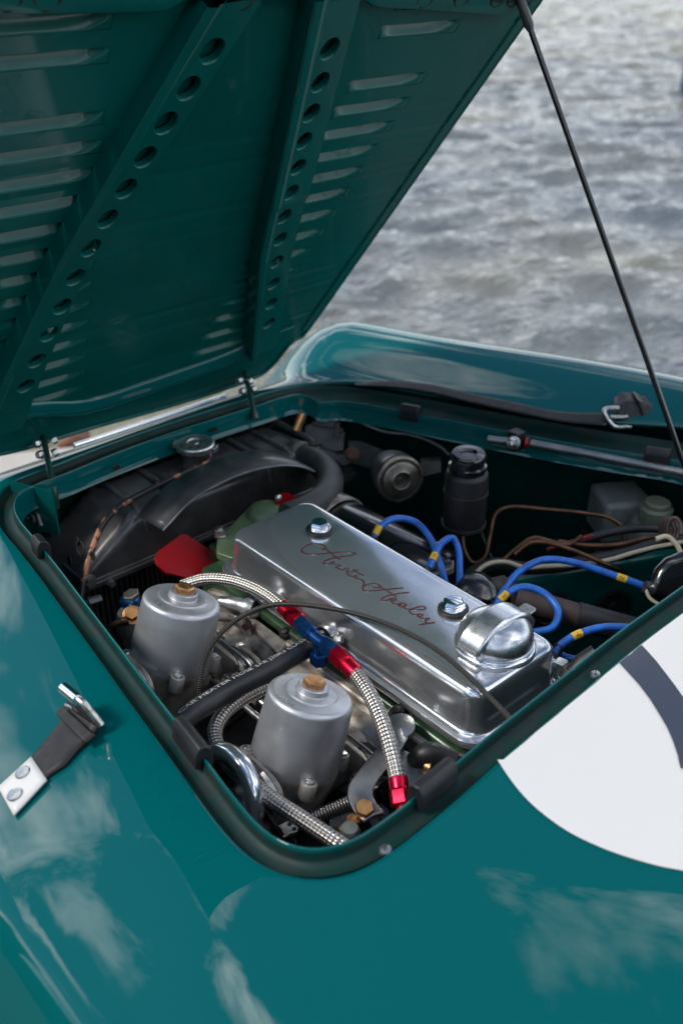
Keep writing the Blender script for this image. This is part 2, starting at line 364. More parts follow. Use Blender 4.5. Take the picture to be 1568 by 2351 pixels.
L_.new(mx3.outputs[2], b.inputs['Base Color']); b.inputs['Roughness'].default_value = 0.07; b.inputs['IOR'].default_value = 1.33
h1 = noise(t, 3.4, 3, 0.55, stretch=(1.0, 1.5, 1)); h2 = noise(t, 11, 3, 0.55, stretch=(1.0, 1.4, 1))
ad = nd.new('ShaderNodeMath'); ad.operation = 'MULTIPLY_ADD'; L_.new(h2, ad.inputs[0]); ad.inputs[1].default_value = 0.6; L_.new(h1, ad.inputs[2])
bump(t, b, ad.outputs[0], 1.0, 0.06)
M['water'] = m
WZ = -0.16
import numpy as np
def uneven(lo, hi, fine_lo, fine_hi, step, grow):
    q = list(np.arange(fine_lo, fine_hi, step)); d = step
    while q[-1] < hi: d *= grow; q.append(q[-1]+d)
    d = step
    while q[0] > lo: d *= grow; q.insert(0, q[0]-d)
    return np.array(q)
gx_ = uneven(-500, 900, 1.2, 26.0, 0.055, 1.05); gy_ = uneven(-300, 900, 1.0, 17.0, 0.055, 1.05)
GX, GY = np.meshgrid(gx_, gy_); GZ = np.zeros_like(GX); rs_ = np.random.RandomState(11)
near_ = np.hypot(GX-4, GY-4)
for k in range(64):
    wl = 0.14*(0.85/0.14)**rs_.rand(); an = radians(62) + rs_.randn()*0.62; kx, ky = cos(an)*2*pi/wl, sin(an)*2*pi/wl
    amp = 0.0050*wl**0.74*np.clip(1.3-near_/(wl*85.0), 0, 1)
    ph = kx*GX + ky*GY + rs_.rand()*6.28 + 0.9*np.sin(0.35*GX+0.5*GY+k)
    GZ += amp*(np.sin(ph) + 0.22*np.sin(2*ph+0.5))
me = bpy.data.meshes.new('water'); ny_, nx_ = GX.shape
vv = np.stack([GX, GY, GZ+WZ], -1).reshape(-1, 3)
ii = (np.arange(ny_-1)[:, None]*nx_ + np.arange(nx_-1)[None, :]).reshape(-1); ff = np.stack([ii, ii+1, ii+nx_+1, ii+nx_], -1)
me.vertices.add(len(vv)); me.vertices.foreach_set('co', vv.ravel()); me.loops.add(ff.size); me.loops.foreach_set('vertex_index', ff.ravel().astype(np.int32))
me.polygons.add(len(ff)); me.polygons.foreach_set('loop_start', np.arange(0, ff.size, 4, dtype=np.int32)); me.polygons.foreach_set('use_smooth', np.ones(len(ff), dtype=bool))
me.update(); me.validate(); me.materials.append(m)
o = bpy.data.objects.new('water', me); col.objects.link(o); o['kind'] = 'structure'
# far bank across the water: above the frame, but mirrored in the ripples near its top
m, t, b = newmat('bank_growth')
t.links.new(ramp(t, noise(t, 0.09, 6, 0.6), [(0.35, (0.05, 0.07, 0.025)), (0.5, (0.16, 0.15, 0.07)), (0.65, (0.34, 0.29, 0.2))]), b.inputs['Base Color']); b.inputs['Roughness'].default_value = 0.9
rows = []
for i in range(90):
    a = radians(-40 + 150*i/89); d = V((sin(a), cos(a), 0)); hh_ = 3.6 + 1.2*sin(i*0.9) + 1.0*sin(i*2.3+1) + random.random()
    rows.append([d*110 + V((0, 0, -1)), d*113 + V((0, 0, 1.2)), d*121 + V((0, 0, hh_*0.62)), d*133 + V((0, 0, hh_)), d*170 + V((0, 0, hh_*0.9))])
o = obj('far_bank', MB().quadgrid(rows), m, smooth=60); o['kind'] = 'structure'

# woods on the landward side, seen only as the dark line in the car's flank
rows = []
for i in range(70):
    a = radians(-175 + 142*i/69); d = V((sin(a), cos(a), 0)); hh_ = 6.5 + 1.6*sin(i*1.1) + 1.2*sin(i*2.7+1) + 1.2*random.random()
    rows.append([d*16 + V((0, 0, -0.2)), d*15.6 + V((0, 0, 1.6)), d*16.4 + V((0, 0, hh_*0.7)), d*18 + V((0, 0, hh_)), d*24 + V((0, 0, hh_*0.8))])
o = obj('woodland', MB().quadgrid(rows), mat('woodland_leaves', (0.03, 0.055, 0.018), 0.8, c2=(0.07, 0.10, 0.03), vs=1.6, bs=3, bst=1.0, bd=0.3), smooth=60); o['kind'] = 'stuff'

# ================================================================== CAR
car = thing('sports_car', 'dark green open sports car with louvred bonnet propped up at the waterside', 'car', (0.715, 0.3, 0))
XC = 0.715
Opx = [(0, 1131), (0, 1195), (39.6, 1249), (83, 1305), (137, 1380), (232, 1511), (318, 1631), (406, 1750), (471, 1844), (533, 1923), (583, 1969), (642, 1996), (708, 2009), (771, 2003), (846, 1977), (908, 1936), (983, 1878), (1058, 1816), (1140, 1742), (1325, 1589), (1462, 1476), (1568, 1397)]
Opts = [R(*q) for q in Opx] + [V((0.95, 0.402, 0)), V((1.06, 0.404, 0)), V((1.16, 0.408, 0)), V((1.215, 0.43, 0)), V((1.235, 0.48, 0)), V((1.225, 0.56, 0))]
Opts += [R(*q) for q in [(1568, 1010), (1398, 985), (1207, 953), (1017, 918), (860, 890)]] + [V((1.035, 1.165, 0)), V((1.0, 1.205, 0)), V((0.945, 1.226, 0))]
Opts += [R(*q) for q in [(554, 919), (359, 980), (212, 1033), (108, 1075)]] + [V((0.468, 1.222, 0))]
loop = resample(smooth_path([V((p.x, p.y, 0)) for p in Opts], 8, True), 260)
for _ in range(3):
    loop = [loop[i-1]*0.25 + loop[i]*0.5 + loop[(i+1) % len(loop)]*0.25 for i in range(len(loop))]
NL = len(loop)
nrm = []
for i in range(NL):
    t_ = (loop[(i+2) % NL]-loop[i-2]).normalized(); nrm.append(V((t_.y, -t_.x, 0)))
cen = sum(loop, V((0, 0, 0)))/NL
if (loop[0]-cen).dot(nrm[0]) < 0: nrm = [-n for n in nrm]
def rimhalf(Y):
    u = min(max((Y-0.41)/0.82, -0.2), 1.2); return 0.47 - 0.20*u
def sm(t_): t_ = min(max(t_, 0), 1); return t_*t_*(3-2*t_)
def crest(Y): return 0.585 - 0.145*sm((Y-0.62)/0.75)
def body_z(lat, Y):
    a = abs(lat); rh = rimhalf(Y); c = crest(Y); t_ = (a-rh)/(c-rh)
    if lat > 0: z = rimz(min(Y, 1.3)) + 0.05*sm(t_)**1.15
    else: w_ = max(a-rh+0.01, 0.0); z = rimz(min(Y, 1.3)) - 0.27*(w_ - 0.022*(1-math.exp(-w_/0.022)))
    q_ = max(0.0, ((-lat-0.40)+(0.46-Y))*0.707) if lat < 0 else 0.0
    z -= 0.14*(q_ - 0.03*(1-math.exp(-q_/0.03)))
    v = Y - (1.236 + 0.05*sm(t_))
    if v > 0: z -= 4.2*v*v + 0.05*v
    e_ = max(0.0, 0.42-Y); z -= 0.165*(e_ - 0.04*(1-math.exp(-e_/0.04)))
    return z
def body_pt(x, y, extra=0.0):
    lat = x-XC; sg = 1 if lat >= 0 else -1; a = abs(lat); c = crest(y) - (0.03 if lat < 0 else 0.0); rr = 0.13 if lat >= 0 else 0.035
    if a <= c: return V((x, y, body_z(lat, y)))
    u = a-c
    if sg < 0:
        pm = radians(52); uu_ = min(u, rr*pm); x_ = c+rr*sin(uu_/rr); z_ = body_z(-c, y)-rr*(1-cos(uu_/rr))
        if u > rr*pm: q = u-rr*pm; k_ = 0.16*(1-math.exp(-q/0.16)); x_ += k_*cos(pm); z_ -= k_*sin(pm) + (q-k_)*0.98
        return V((XC-x_, y, max(z_, 0.16)))
    if u < rr*pi/2:
        ph = u/rr; return V((XC+sg*(c+rr*sin(ph)), y, body_z(sg*c, y)-rr*(1-cos(ph))))
    return V((XC+sg*(c+rr), y, max(body_z(sg*c, y)-rr-(u-rr*pi/2), 0.16)))
ds = [0.0, 0.0012, 0.003, 0.006, 0.012, 0.02] + [0.02 + 0.0125*k for k in range(1, 26)] + [0.36, 0.4, 0.45, 0.5, 0.56, 0.63, 0.7, 0.8, 0.95, 1.2]
dzs = {0: -0.0045, 1: -0.0016, 2: -0.0004}
rows = []
for k, d in enumerate(ds):
    r_ = []
    for i in range(NL):
        q = loop[i] + nrm[i]*d
        p = body_pt(q.x, min(q.y, 1.62)); p.z += dzs.get(k, 0); r_.append(V((p.x, p.y, max(p.z, 0.16))))
    rows.append(r_)
shell = obj('body_shell', MB().quadgrid(rows, True), 'paint', car, smooth=60, solid=0.0012, solid_off=-1)
# gutter and lip round the opening; wider on the far and front sides
def inset_w(i):
    n = nrm[i]
    fx = sm((n.x-0.2)/0.6); fy = sm((n.y-0.3)/0.6)
    return 0.021 + 0.026*fx + 0.022*fy, 0.014*fx
def ring(frac, ex, dz):
    res = []
    for i in range(NL):
        w_, dr = inset_w(i); p = loop[i] - nrm[i]*(w_*frac+ex); res.append(V((p.x, p.y, rimz(p.y)+dz-dr*frac)))
    return res
gut = MB().quadgrid([ring(0, -0.0002, -0.0045), ring(0, 0.0012, -0.008), ring(0.06, 0.0015, -0.0115), ring(0.2, 0, -0.0125), ring(0.55, 0, -0.0118), ring(0.85, 0, -0.0105), ring(1, -0.002, -0.008), ring(1, -0.0008, -0.001)], True)
obj('drip_gutter', gut, 'gutter', car, smooth=70)
lip = MB().quadgrid([ring(1, -0.0008, -0.001), ring(1, -0.0006, 0.0024), ring(1, 0.0, 0.0034), ring(1, 0.0009, 0.0034), ring(1, 0.0015, 0.0024), ring(1, 0.0016, -0.006), ring(1, 0.002, -0.022), ring(1, 0.006, -0.03)], True)
obj('opening_lip', lip, 'paint', car, smooth=70)
# rounded trim of the roundel and its numeral
def body_at(x, y, up): p = body_pt(x, y); return V((p.x, p.y, p.z+up))
def drape(mb, poly2, up, step=0.012):
    """fills a 2-D outline with a fine grid and lays it on the body"""
    bm = bmesh.new(); vs = [bm.verts.new((x, y, 0)) for x, y in poly2]; bm.faces.new(vs)
    xs_ = [p[0] for p in poly2]; ys_ = [p[1] for p in poly2]
    for ax_, lo, hi in (((1, 0, 0), min(xs_), max(xs_)), ((0, 1, 0), min(ys_), max(ys_))):
        k = lo + step
        while k < hi:
            bmesh.ops.bisect_plane(bm, geom=bm.verts[:]+bm.edges[:]+bm.faces[:], dist=1e-7, plane_co=(ax_[0]*k, ax_[1]*k, 0), plane_no=ax_); k += step
    bm.verts.index_update(); base = len(mb.v)
    mb.v += [tuple(body_at(v.co.x, v.co.y, up)) for v in bm.verts]
    mb.f += [tuple(base+v.index for v in f.verts) for f in bm.faces]; bm.free(); return mb
def rim_y(x):
    best = None
    for i in range(NL):
        p = loop[i]
        if p.y < 0.5 and nrm[i].y < -0.3 and (best is None or abs(p.x-x) < abs(best.x-x)): best = p
    return best.y - 0.0045
def b2(x, y, it=6, up=0.0):
    p = R(x, y)
    for _ in range(it):
        z = body_pt(p.x, p.y).z + up; p = P(x, y, z)
    return p.x, p.y
arc = [b2(*q) for q in [(1141, 1746), (1163, 1780), (1190, 1816), (1222, 1850), (1262, 1883), (1305, 1912), (1352, 1936), (1405, 1958), (1460, 1976), (1515, 1991), (1568, 2001)]]
arc += [(0.572, 0.186), (0.61, 0.15), (0.66, 0.122), (0.72, 0.112), (0.79, 0.122), (0.85, 0.155), (0.895, 0.205), (0.915, 0.27), (0.912, 0.34)]
arc = [(p.x, p.y) for p in smooth_path([V((x, y, 0)) for x, y in arc], 4)]
topx = [0.905 - (0.905-arc[0][0]-0.004)*k/24 for k in range(25)]
poly = arc + [(x, rim_y(x)) for x in topx]
rd = obj('race_roundel', drape(MB(), poly, 0.0011), 'white', car, smooth=60)
o_ = [b2(*q) for q in [(1505, 1521), (1547, 1576), (1568, 1606), (1600, 1665), (1618, 1730), (1612, 1790)]]
i_ = [b2(*q) for q in [(1409, 1519), (1440, 1547), (1466, 1576), (1492, 1611), (1513, 1645), (1530, 1674), (1543, 1704), (1554, 1737), (1560, 1766)]]
x_o = 0.7465; x_i = i_[0][0]
pol = [(x_o-(x_o-x_i)*k/6, rim_y(x_o-(x_o-x_i)*k/6)-0.0006) for k in range(7)] + i_[1:] + list(reversed(o_))
num = obj('numeral', drape(MB(), pol, 0.0019), 'slate', rd, smooth=60)
# screws along the rim
for (x, y, mm) in [(885, 1939, 'zinc'), (1368, 1537, 'zinc')]:
    p = R(x, y, 0.0); p = V((p.x, p.y, rimz(p.y)-0.0075))
    obj('rim_screw', screw(MB(), p, (0, 0, 1), 0.0052, 0.0035), mm, car)
    mbs = MB().box(p+V((0, 0, 0.0036)), 0.007, 0.001, 0.0006, (V((0.8, 0.6, 0)), V((-0.6, 0.8, 0)), ZZ))
    obj('screw_slot', mbs, 'dark', car)
for (x, y) in [(153, 1077), (402, 990), (490, 972), (266, 1058)]:
    p = R(x, y, 0.0); p.z = rimz(p.y)-0.0105
    obj('flange_hole', MB().lathe([(0.0062, -0.002), (0.0062, 0.0006), (0.0046, 0.0009), (0.0044, -0.001), (0.0001, -0.001)], p, (0, 0, 1), 16), 'dark', car)
# rubber bump stops clipped over the lip
def bump_stop(px, py, ln, hgt=0.013, wd=0.013):
    p = R(px, py, 0.003); i = min(range(NL), key=lambda k: (ring1[k]-p).length)
    c = ring1[i]; t_ = (ring1[(i+1) % NL]-ring1[i-1]).normalized(); n_ = V((nrm[i].x, nrm[i].y, 0))
    prof = [(-wd*0.62, -0.011), (-wd*0.62, 0.003), (-wd*0.5, 0.008), (-wd*0.18, hgt), (wd*0.3, hgt), (wd*0.55, 0.008), (wd*0.66, 0.002), (wd*0.72, -0.010), (wd*0.3, -0.012), (0.0015, 0.0), (-0.0015, 0.0), (-wd*0.3, -0.012)]
    mb = MB().prism([c + n_*a + ZZ*h - t_*ln/2 for a, h in prof], t_*ln)
    return obj('bump_stop', mb, 'rubber', car, bevel=0.0012)
ring1 = ring(1, 0.0002, 0.0034)
for q in [(90, 1256, 0.026), (440, 1704, 0.052), (990, 1806, 0.046), (920, 938, 0.032), (1492, 1058, 0.034)]: bump_stop(*q)
# engine bay: inner panels, floor, firewall
def wall(name, pts, mm, th=0.004):
    return obj(name, MB().poly(pts), mm, car, smooth=0, solid=th)
bayin = ring(1, 0.006, -0.03)
def bay_ring(d, z): return [V((loop[i].x + nrm[i].x*d, loop[i].y + nrm[i].y*d, z)) for i in range(NL)]
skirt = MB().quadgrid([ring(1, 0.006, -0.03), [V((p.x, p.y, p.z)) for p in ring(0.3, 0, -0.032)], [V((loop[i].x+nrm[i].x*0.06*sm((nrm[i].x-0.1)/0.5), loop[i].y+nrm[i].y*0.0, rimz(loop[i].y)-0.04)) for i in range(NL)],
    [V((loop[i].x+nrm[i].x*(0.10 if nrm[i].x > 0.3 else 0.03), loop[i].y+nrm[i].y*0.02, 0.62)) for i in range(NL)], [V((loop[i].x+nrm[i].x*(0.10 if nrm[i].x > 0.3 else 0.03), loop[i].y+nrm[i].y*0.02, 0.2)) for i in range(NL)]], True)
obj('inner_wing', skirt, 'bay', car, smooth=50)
obj('bay_floor', MB().box((0.75, 0.8, 0.22), 1.2, 1.0, 0.01), 'dark', car, smooth=0)
# nose trim strip
nose = []
for k in range(14):
    q = V((0.60+0.022*k, 0, 0)); yy = 1.262 + 0.006*(1-((k-7)/7)**2); p = body_pt(q.x, yy+0.035); nose.append(p+V((0, 0, 0.004)))
obj('nose_trim', MB().tube(nose, 0.0045, 10, sub=3), 'chrome', car)
# front duct panel behind the flange at the near front corner
obj('front_panel', MB().box((0.71, 1.245, 0.74), 0.56, 0.004, 0.15), 'under', car, smooth=0)
obj('duct_panel', MB().box((0.475, 1.18, 0.80), 0.004, 0.07, 0.07, (V((0.9, 0.43, 0)), V((-0.43, 0.9, 0)), ZZ)), 'under', car, smooth=0)
for k in range(3):
    obj('grille_bar', MB().tube([P(52+15*k, 1150+6*k, 0.80), P(66+15*k, 1192+8*k, 0.78)], 0.0028, 8), 'zinc', car)
# far footwell panel with grommets
fa, fb = P(1060, 1362, 0.74), P(1560, 1268, 0.74)
fdir = (fb-fa).normalized(); fn = V((-fdir.y, fdir.x, 0)); fn = fn if fn.dot(CAM-fa) > 0 else -fn
fp = MB().prism([fa, fb, fb-ZZ*0.34, fa-ZZ*0.34], -fn*0.02)
obj('footwell_panel', fp, 'under', car, smooth=0, bevel=0.005)
def on_foot(px, py, e=0.0):
    r = ray(px, py); t_ = (fa+fn*e-CAM).dot(fn)/r.dot(fn); return CAM + r*t_
for (px, py, rr) in [(1262, 1398, 0.028), (1405, 1392, 0.03)]:
    c = on_foot(px, py, 0.0005)
    obj('grommet', MB().lathe([(rr, 0), (rr, 0.002), (rr*0.85, 0.004), (rr*0.8, 0.001), (rr*0.25, 0.001), (rr*0.22, 0.006), (0.0001, 0.006)], c, fn, 28), 'rubber', car)

# ------------------------------------------------------------------ bonnet
XB = 0.712
def bx(x, s, n=0.0):
    return BW(x, s, n - 0.022*((x-XB)/0.45)**0 * 0.0)
bon_l = lambda s: XB - (XB*0 + 0.292 + 0.20*max(s, 0)/0.8 + 0.0)
bon_r = lambda s: 1.006 + 0.212*max(s-0.02, 0)
rowsS = []; K = [0.080 + 0.0365*k for k in range(17)]
skip = {14}
louv = []
for k, s0 in enumerate(K):
    if k == 14: continue
    s1 = s0 + 0.0185
    xl1 = 0.594 - 0.128*(s0-0.07); xl0 = xl1 - 0.125 - 0.02*s0
    xr0 = 0.772 + 0.185*(s0-0.07); xr1 = xr0 + 0.120 + 0.02*s0
    if s0 < 0.3: xl0 = max(xl0, bon_l(s0)+0.035); xr1 = min(xr1, bon_r(s0)-0.03)
    louv.append((s0, s1, xl0, xl1, xr0, xr1))
skin = MB()
def strip(x0f, x1f, s0, s1, nx=1):
    for j in range(nx):
        xa0 = x0f(s0)+(x1f(s0)-x0f(s0))*j/nx; xb0 = x0f(s0)+(x1f(s0)-x0f(s0))*(j+1)/nx
        xa1 = x0f(s1)+(x1f(s1)-x0f(s1))*j/nx; xb1 = x0f(s1)+(x1f(s1)-x0f(s1))*(j+1)/nx
        skin.poly([BW(xa0, s0), BW(xb0, s0), BW(xb1, s1), BW(xa1, s1)])
edges_s = [0.055]
cur = 0.055
for (s0, s1, a, b_, c, d) in louv:
    if s0 > cur: strip(bon_l, bon_r, cur, s0)
    strip(bon_l, lambda s: a, s0, s1); strip(lambda s: b_, lambda s: c, s0, s1); strip(lambda s: d, bon_r, s0, s1)
    cur = s1
strip(bon_l, bon_r, cur, 0.83)
# rounded front end of the skin, below the first louvre row
bot = [B(*q) for q in [(0, 1041), (50, 1030), (100, 1015), (200, 984), (300, 956), (400, 928), (500, 897), (560, 876), (600, 858), (628, 834), (650, 806), (672, 782)]]
bot = [(0.425, 0.03), (0.44, 0.0)] + bot + [(1.008, 0.05)]
sx_ = smooth_path([V((x, s, 0)) for x, s in bot], 3)
for i in range(len(sx_)-1):
    a, b_ = sx_[i], sx_[i+1]
    ta = (a.x-bot[0][0])/(bot[-1][0]-bot[0][0]); tb = (b_.x-bot[0][0])/(bot[-1][0]-bot[0][0])
    la, ra = bon_l(0.055), bon_r(0.055)
    skin.poly([BW(a.x, a.y), BW(b_.x, b_.y), BW(la+(ra-la)*tb, 0.055), BW(la+(ra-la)*ta, 0.055)])
bonnet = obj('bonnet', skin, 'under', car, smooth=0, solid=0.0012, solid_off=0)
def louvre_mesh(x0, x1, s0, s1, dep=0.0115):
    nx, ns = 22, 9; rws = []
    for j in range(ns+1):
        v = j/ns; r_ = []
        for i in range(nx+1):
            x = x0+(x1-x0)*i/nx; ins = 0.014*(1-v); e = max(0, min((x-x0-ins)/0.022, (x1-x-ins*2.2)/0.034)); gx = sqrt(max(0, 1-(1-min(e, 1))**2))
            fs = sin(min(v/0.75, 1)*pi/2)**1.1*(1-0.8*max(0, (v-0.75)/0.25))
            r_.append(BW(x, s0+(s1-s0)*v, -dep*gx*fs))
        rws.append(r_)
    mb = MB().quadgrid(rws)
    return mb
for (s0, s1, a, b_, c, d) in louv:
    obj('louvre', louvre_mesh(a-0.0003, b_+0.0003, s0-0.0003, s1), 'under', bonnet, smooth=60, solid=0.0008, solid_off=0)
    obj('louvre', louvre_mesh(c-0.0003, d+0.0003, s0-0.0003, s1), 'under', bonnet, smooth=60, solid=0.0008, solid_off=0)
# stiffeners: plate with flanged holes, a raised ridge and an inner wall
def stiffener(lf, rf, holes, s_lo, s_hi, step_at=None):
    mb = MB()
    def pt(u, s, extra=0.0):
        x = lf(s)+(rf(s)-lf(s))*u; n = 0.019-0.006*u + extra
        if step_at and s < step_at: n -= 0.003
        return BW(x, s, n)
    ridge = 0.36
    # plate with holes, cell by cell
    hs = sorted(holes, key=lambda h: h[1]); bounds = [s_lo] + [(hs[i][1]+hs[i+1][1])/2 for i in range(len(hs)-1)]
    bounds += [min(hs[-1][1]+(hs[-1][1]-bounds[-1]), s_hi)]
    for i, (hx, h, r_) in enumerate(hs):
        sa, sb = bounds[i], bounds[i+1]; uc = (hx-lf(h))/(rf(h)-lf(h)); wd = rf(h)-lf(h)
        inner, outer, deep = [], [], []
        def uu(dx, dy): s_ = h+dy; return (hx+dx-lf(s_))/(rf(s_)-lf(s_)), s_
        corners = [atan2(q_-h, lf(q_)+(rf(q_)-lf(q_))*p_-hx) % (2*pi) for p_ in (ridge, 1) for q_ in (sa, sb)]
        for an in sorted([2*pi*k/28+0.013 for k in range(28)] + corners):
            cu, cs_ = cos(an), sin(an); lo_, hi_ = r_, 0.3
            for _ in range(30):
                md = (lo_+hi_)/2; u_, s_ = uu(cu*md, cs_*md)
                if ridge <= u_ <= 1 and sa <= s_ <= sb: lo_ = md
                else: hi_ = md
            u_, s_ = uu(cu*lo_, cs_*lo_); outer.append(pt(u_, s_))
            q0 = min(r_*1.12, lo_*0.98); u_, s_ = uu(cu*q0, cs_*q0); inner.append(pt(u_, s_))
            u_, s_ = uu(cu*min(r_*1.03, lo_*0.96), cs_*min(r_*1.03, lo_*0.96)); a1 = pt(u_, s_, -0.0012); u_, s_ = uu(cu*r_, cs_*r_); a2 = pt(u_, s_, -0.003); a3 = pt(u_, s_, -0.009)
            deep.append((a1, a2, a3))
        mb.quadgrid([outer, inner, [d_[0] for d_ in deep], [d_[1] for d_ in deep], [d_[2] for d_ in deep]], True)
        for (u0, s0c), (u1, s1c) in (((ridge, sa), (1, sa)),):
            pass
    ssteps = [s_lo + (s_hi-s_lo)*k/40 for k in range(41)]
    if step_at: ssteps = sorted(ssteps + [step_at-1e-4, step_at+1e-4])
    top = bounds[-1]
    if s_hi > top+0.002: mb.quadgrid([[pt(ridge, s), pt(1, s)] for s in [top + (s_hi-top)*k/6 for k in range(7)]])
    # ridge, wall, right foot
    sec = [(0.0, -0.0187), (0.0, 0.005), (0.03, 0.007), (0.16, 0.0075), (0.19, 0.0055), (0.23, 0.0035), (0.30, 0.0035), (0.33, 0.0), (ridge, 0.0)]
    mb.quadgrid([[pt(u, s, e) for u, e in sec] for s in ssteps])
    mb.quadgrid([[pt(1, s, 0), pt(1.0, s, -0.0128)] for s in ssteps])
    mb.poly([pt(u, s_lo, e) for u, e in sec] + [pt(1, s_lo, 0), pt(1, s_lo, -0.0128)])
    return mb
def lerpf(pts):
    pts = sorted((s, x) for x, s in pts)
    def f(s):
        if s <= pts[0][0]: a, b_ = pts[0], pts[1]
        elif s >= pts[-1][0]: a, b_ = pts[-2], pts[-1]
        else:
            k = max(i for i in range(len(pts)-1) if pts[i][0] <= s); a, b_ = pts[k], pts[k+1]
        return a[1] + (b_[1]-a[1])*(s-a[0])/(b_[0]-a[0])
    return f
NP = 0.019
lfL = lerpf([B(*q, NP) for q in [(475, 0), (305, 294), (135, 588), (0, 877)]]); rfL = lerpf([B(*q, 0.013) for q in [(602, 2), (425, 280), (290, 480), (215, 588), (107, 842), (60, 964)]])
lfR = lerpf([B(*q, NP) for q in [(715, 0), (655, 294), (595, 588), (577, 797)]]); rfR = lerpf([B(*q, 0.013) for q in [(826, 3), (750, 294), (673, 588), (645, 780)]])
hL = [(*B(x, y, 0.015), r_) for (x, y), r_ in zip([(488, 118), (434, 203), (382, 283), (335, 361), (291, 434), (249, 504), (211, 571), (175, 638), (145, 705), (115, 768), (86, 829), (61, 887)], [0.0142, 0.014, 0.0138, 0.0135, 0.0132, 0.013, 0.0128, 0.0125, 0.0124, 0.0124, 0.0122, 0.012])]
hR = [(*B(x, y, 0.015), r_) for (x, y), r_ in zip([(757, 112), (735, 189), (714, 259), (697, 323), (684, 383), (668, 441), (655, 500), (646, 552), (638, 604), (631, 654), (625, 700), (620, 745)], [0.0128, 0.0125, 0.0122, 0.0118, 0.0115, 0.0115, 0.0112, 0.011, 0.011, 0.0108, 0.0106, 0.0104])]
obj('stiffener', stiffener(lfL, rfL, hL, 0.055, 0.70), 'under', bonnet, smooth=35)
obj('stiffener', stiffener(lfR, rfR, hR, 0.058, 0.70, step_at=0.40), 'under', bonnet, smooth=35)
# cross rails at the free end and at the hinge end, rolled edge
def band(pxs, n0, n1, wpx):
    lo = [B(*q) for q in pxs]; return lo
railL = [B(*q, 0.014) for q in [(-120, 40), (0, 38), (180, 36), (340, 32), (385, 27), (408, 14), (425, 6), (560, 6), (715, 5)]]
railR = [B(*q, 0.014) for q in [(826, 4), (842, 8), (857, 18), (960, 26), (1080, 34), (1143, 38), (1172, 38), (1190, 28)]]
for rl in (railL, railR):
    pts = smooth_path([V((x, s, 0)) for x, s in rl], 4)
    rws = []
    for n_, ds_ in ((0.0, 0.0), (0.010, 0.0004), (0.0145, 0.003), (0.015, 0.008), (0.0145, 0.013), (0.0135, 0.02), (0.0135, 0.075)):
        rws.append([BW(p.x, p.y+ds_, n_) for p in pts])
    obj('cross_rail', MB().quadgrid(rws), 'under', bonnet, smooth=50)
for k, px in enumerate([978, 1062, 1146, 1184, 20, 110, 560]):
    x, s = B(px, -6 if k != 6 else -4, 0.0136)
    obj('rail_hole', MB().lathe([(0.0135, 0), (0.0135, 0.0009), (0.0112, 0.0012), (0.0105, -0.0004), (0.0001, -0.0004)], BW(x, s, 0.0137), BN, 24), 'dark', bonnet)
fr = [B(*q, 0.008) for q in [(60, 957), (120, 951), (180, 949), (232, 938), (300, 915), (400, 880), (480, 851), (545, 824), (584, 804)]]
pts = smooth_path([V((x, s, 0)) for x, s in fr], 4)
rws = [[BW(p.x, p.y+ds_, n_) for p in pts] for n_, ds_ in ((0.0, -0.003), (0.009, -0.003), (0.011, -0.001), (0.0115, 0.002), (0.008, 0.0075), (0.0075, 0.009), (0.0085, 0.0105), (0.005, 0.018), (0.002, 0.021), (0.0, 0.0215))]
obj('hinge_rail', MB().quadgrid(rws), 'paint', bonnet, smooth=50)
x0, s0 = B(644, 770, 0.008); x1, s1 = B(672, 768, 0.008)
obj('rail_end', MB().prism([BW(x0-0.004, s0-0.012, 0.001), BW(x1, s0-0.004, 0.001), BW(x1, s0+0.012, 0.001), BW(x0-0.004, s0+0.006, 0.001)], BN*0.006), 'under', bonnet, bevel=0.0015)
edge = [BW(bon_l(s), s, 0.0) for s in (0.8, 0.6, 0.4, 0.2, 0.08)] + [BW(p.x, p.y, 0.0) for p in sx_[::2]] + [BW(bon_r(s), s, 0.0) for s in (0.08, 0.2, 0.3, 0.4, 0.5, 0.6, 0.7, 0.8)]
obj('rolled_edge', MB().tube(edge, 0.0042, 8, sub=2), 'under', bonnet)
ef = MB().quadgrid([[BW(bon_r(s)-0.019, s, 0.0012), BW(bon_r(s)-0.017, s, 0.003), BW(bon_r(s)-0.002, s, 0.003)] for s in [0.07+0.03*k for k in range(25)]])
obj('edge_flange', ef, 'under', bonnet, smooth=30)
x, s = B(683, 437, 0.012)
tab = [B(652, 462, 0.012), B(655, 452, 0.012), B(708, 430, 0.012), B(714, 437, 0.012), B(712, 445, 0.012)]
obj('stiffener_tab', MB().prism([BW(a, c, 0.0035) for a, c in tab], BN*0.004), 'under', bonnet)
# hinges
def hinge(pts, px_bolts):
    h = obj('hinge', MB().tube([V(p) for p in pts], [0.004, 0.0045, 0.0045, 0.005, 0.006], 8, sub=4), 'bay', car)
    for (px, py, z, ax) in px_bolts:
        obj('hinge_bolt', hexbolt(MB(), P(px, py, z), ax, 0.0058, 0.0065, 0.0065), 'zinc', h)
    return h
hinge([P(94, 972, 0.862), P(104, 1020, 0.852), P(112, 1062, 0.842), P(124, 1120, 0.82), P(130, 1165, 0.79)], [(90, 1018, 0.853, (-1, -0.2, 0.2)), (119, 1014, 0.853, (1, 0, 0.2)), (97, 1043, 0.846, (-1, -0.2, 0.2)), (122, 1042, 0.846, (1, 0, 0.2))])
hinge([P(561, 838, 0.862), P(567, 872, 0.852), P(573, 900, 0.845), P(582, 940, 0.832), P(587, 962, 0.82)], [(553, 874, 0.853, (-1, -0.2, 0.2)), (570, 878, 0.852, (1, 0, 0.2)), (560, 898, 0.846, (-1, -0.2, 0.2)), (578, 896, 0.846, (1, 0, 0.2))])

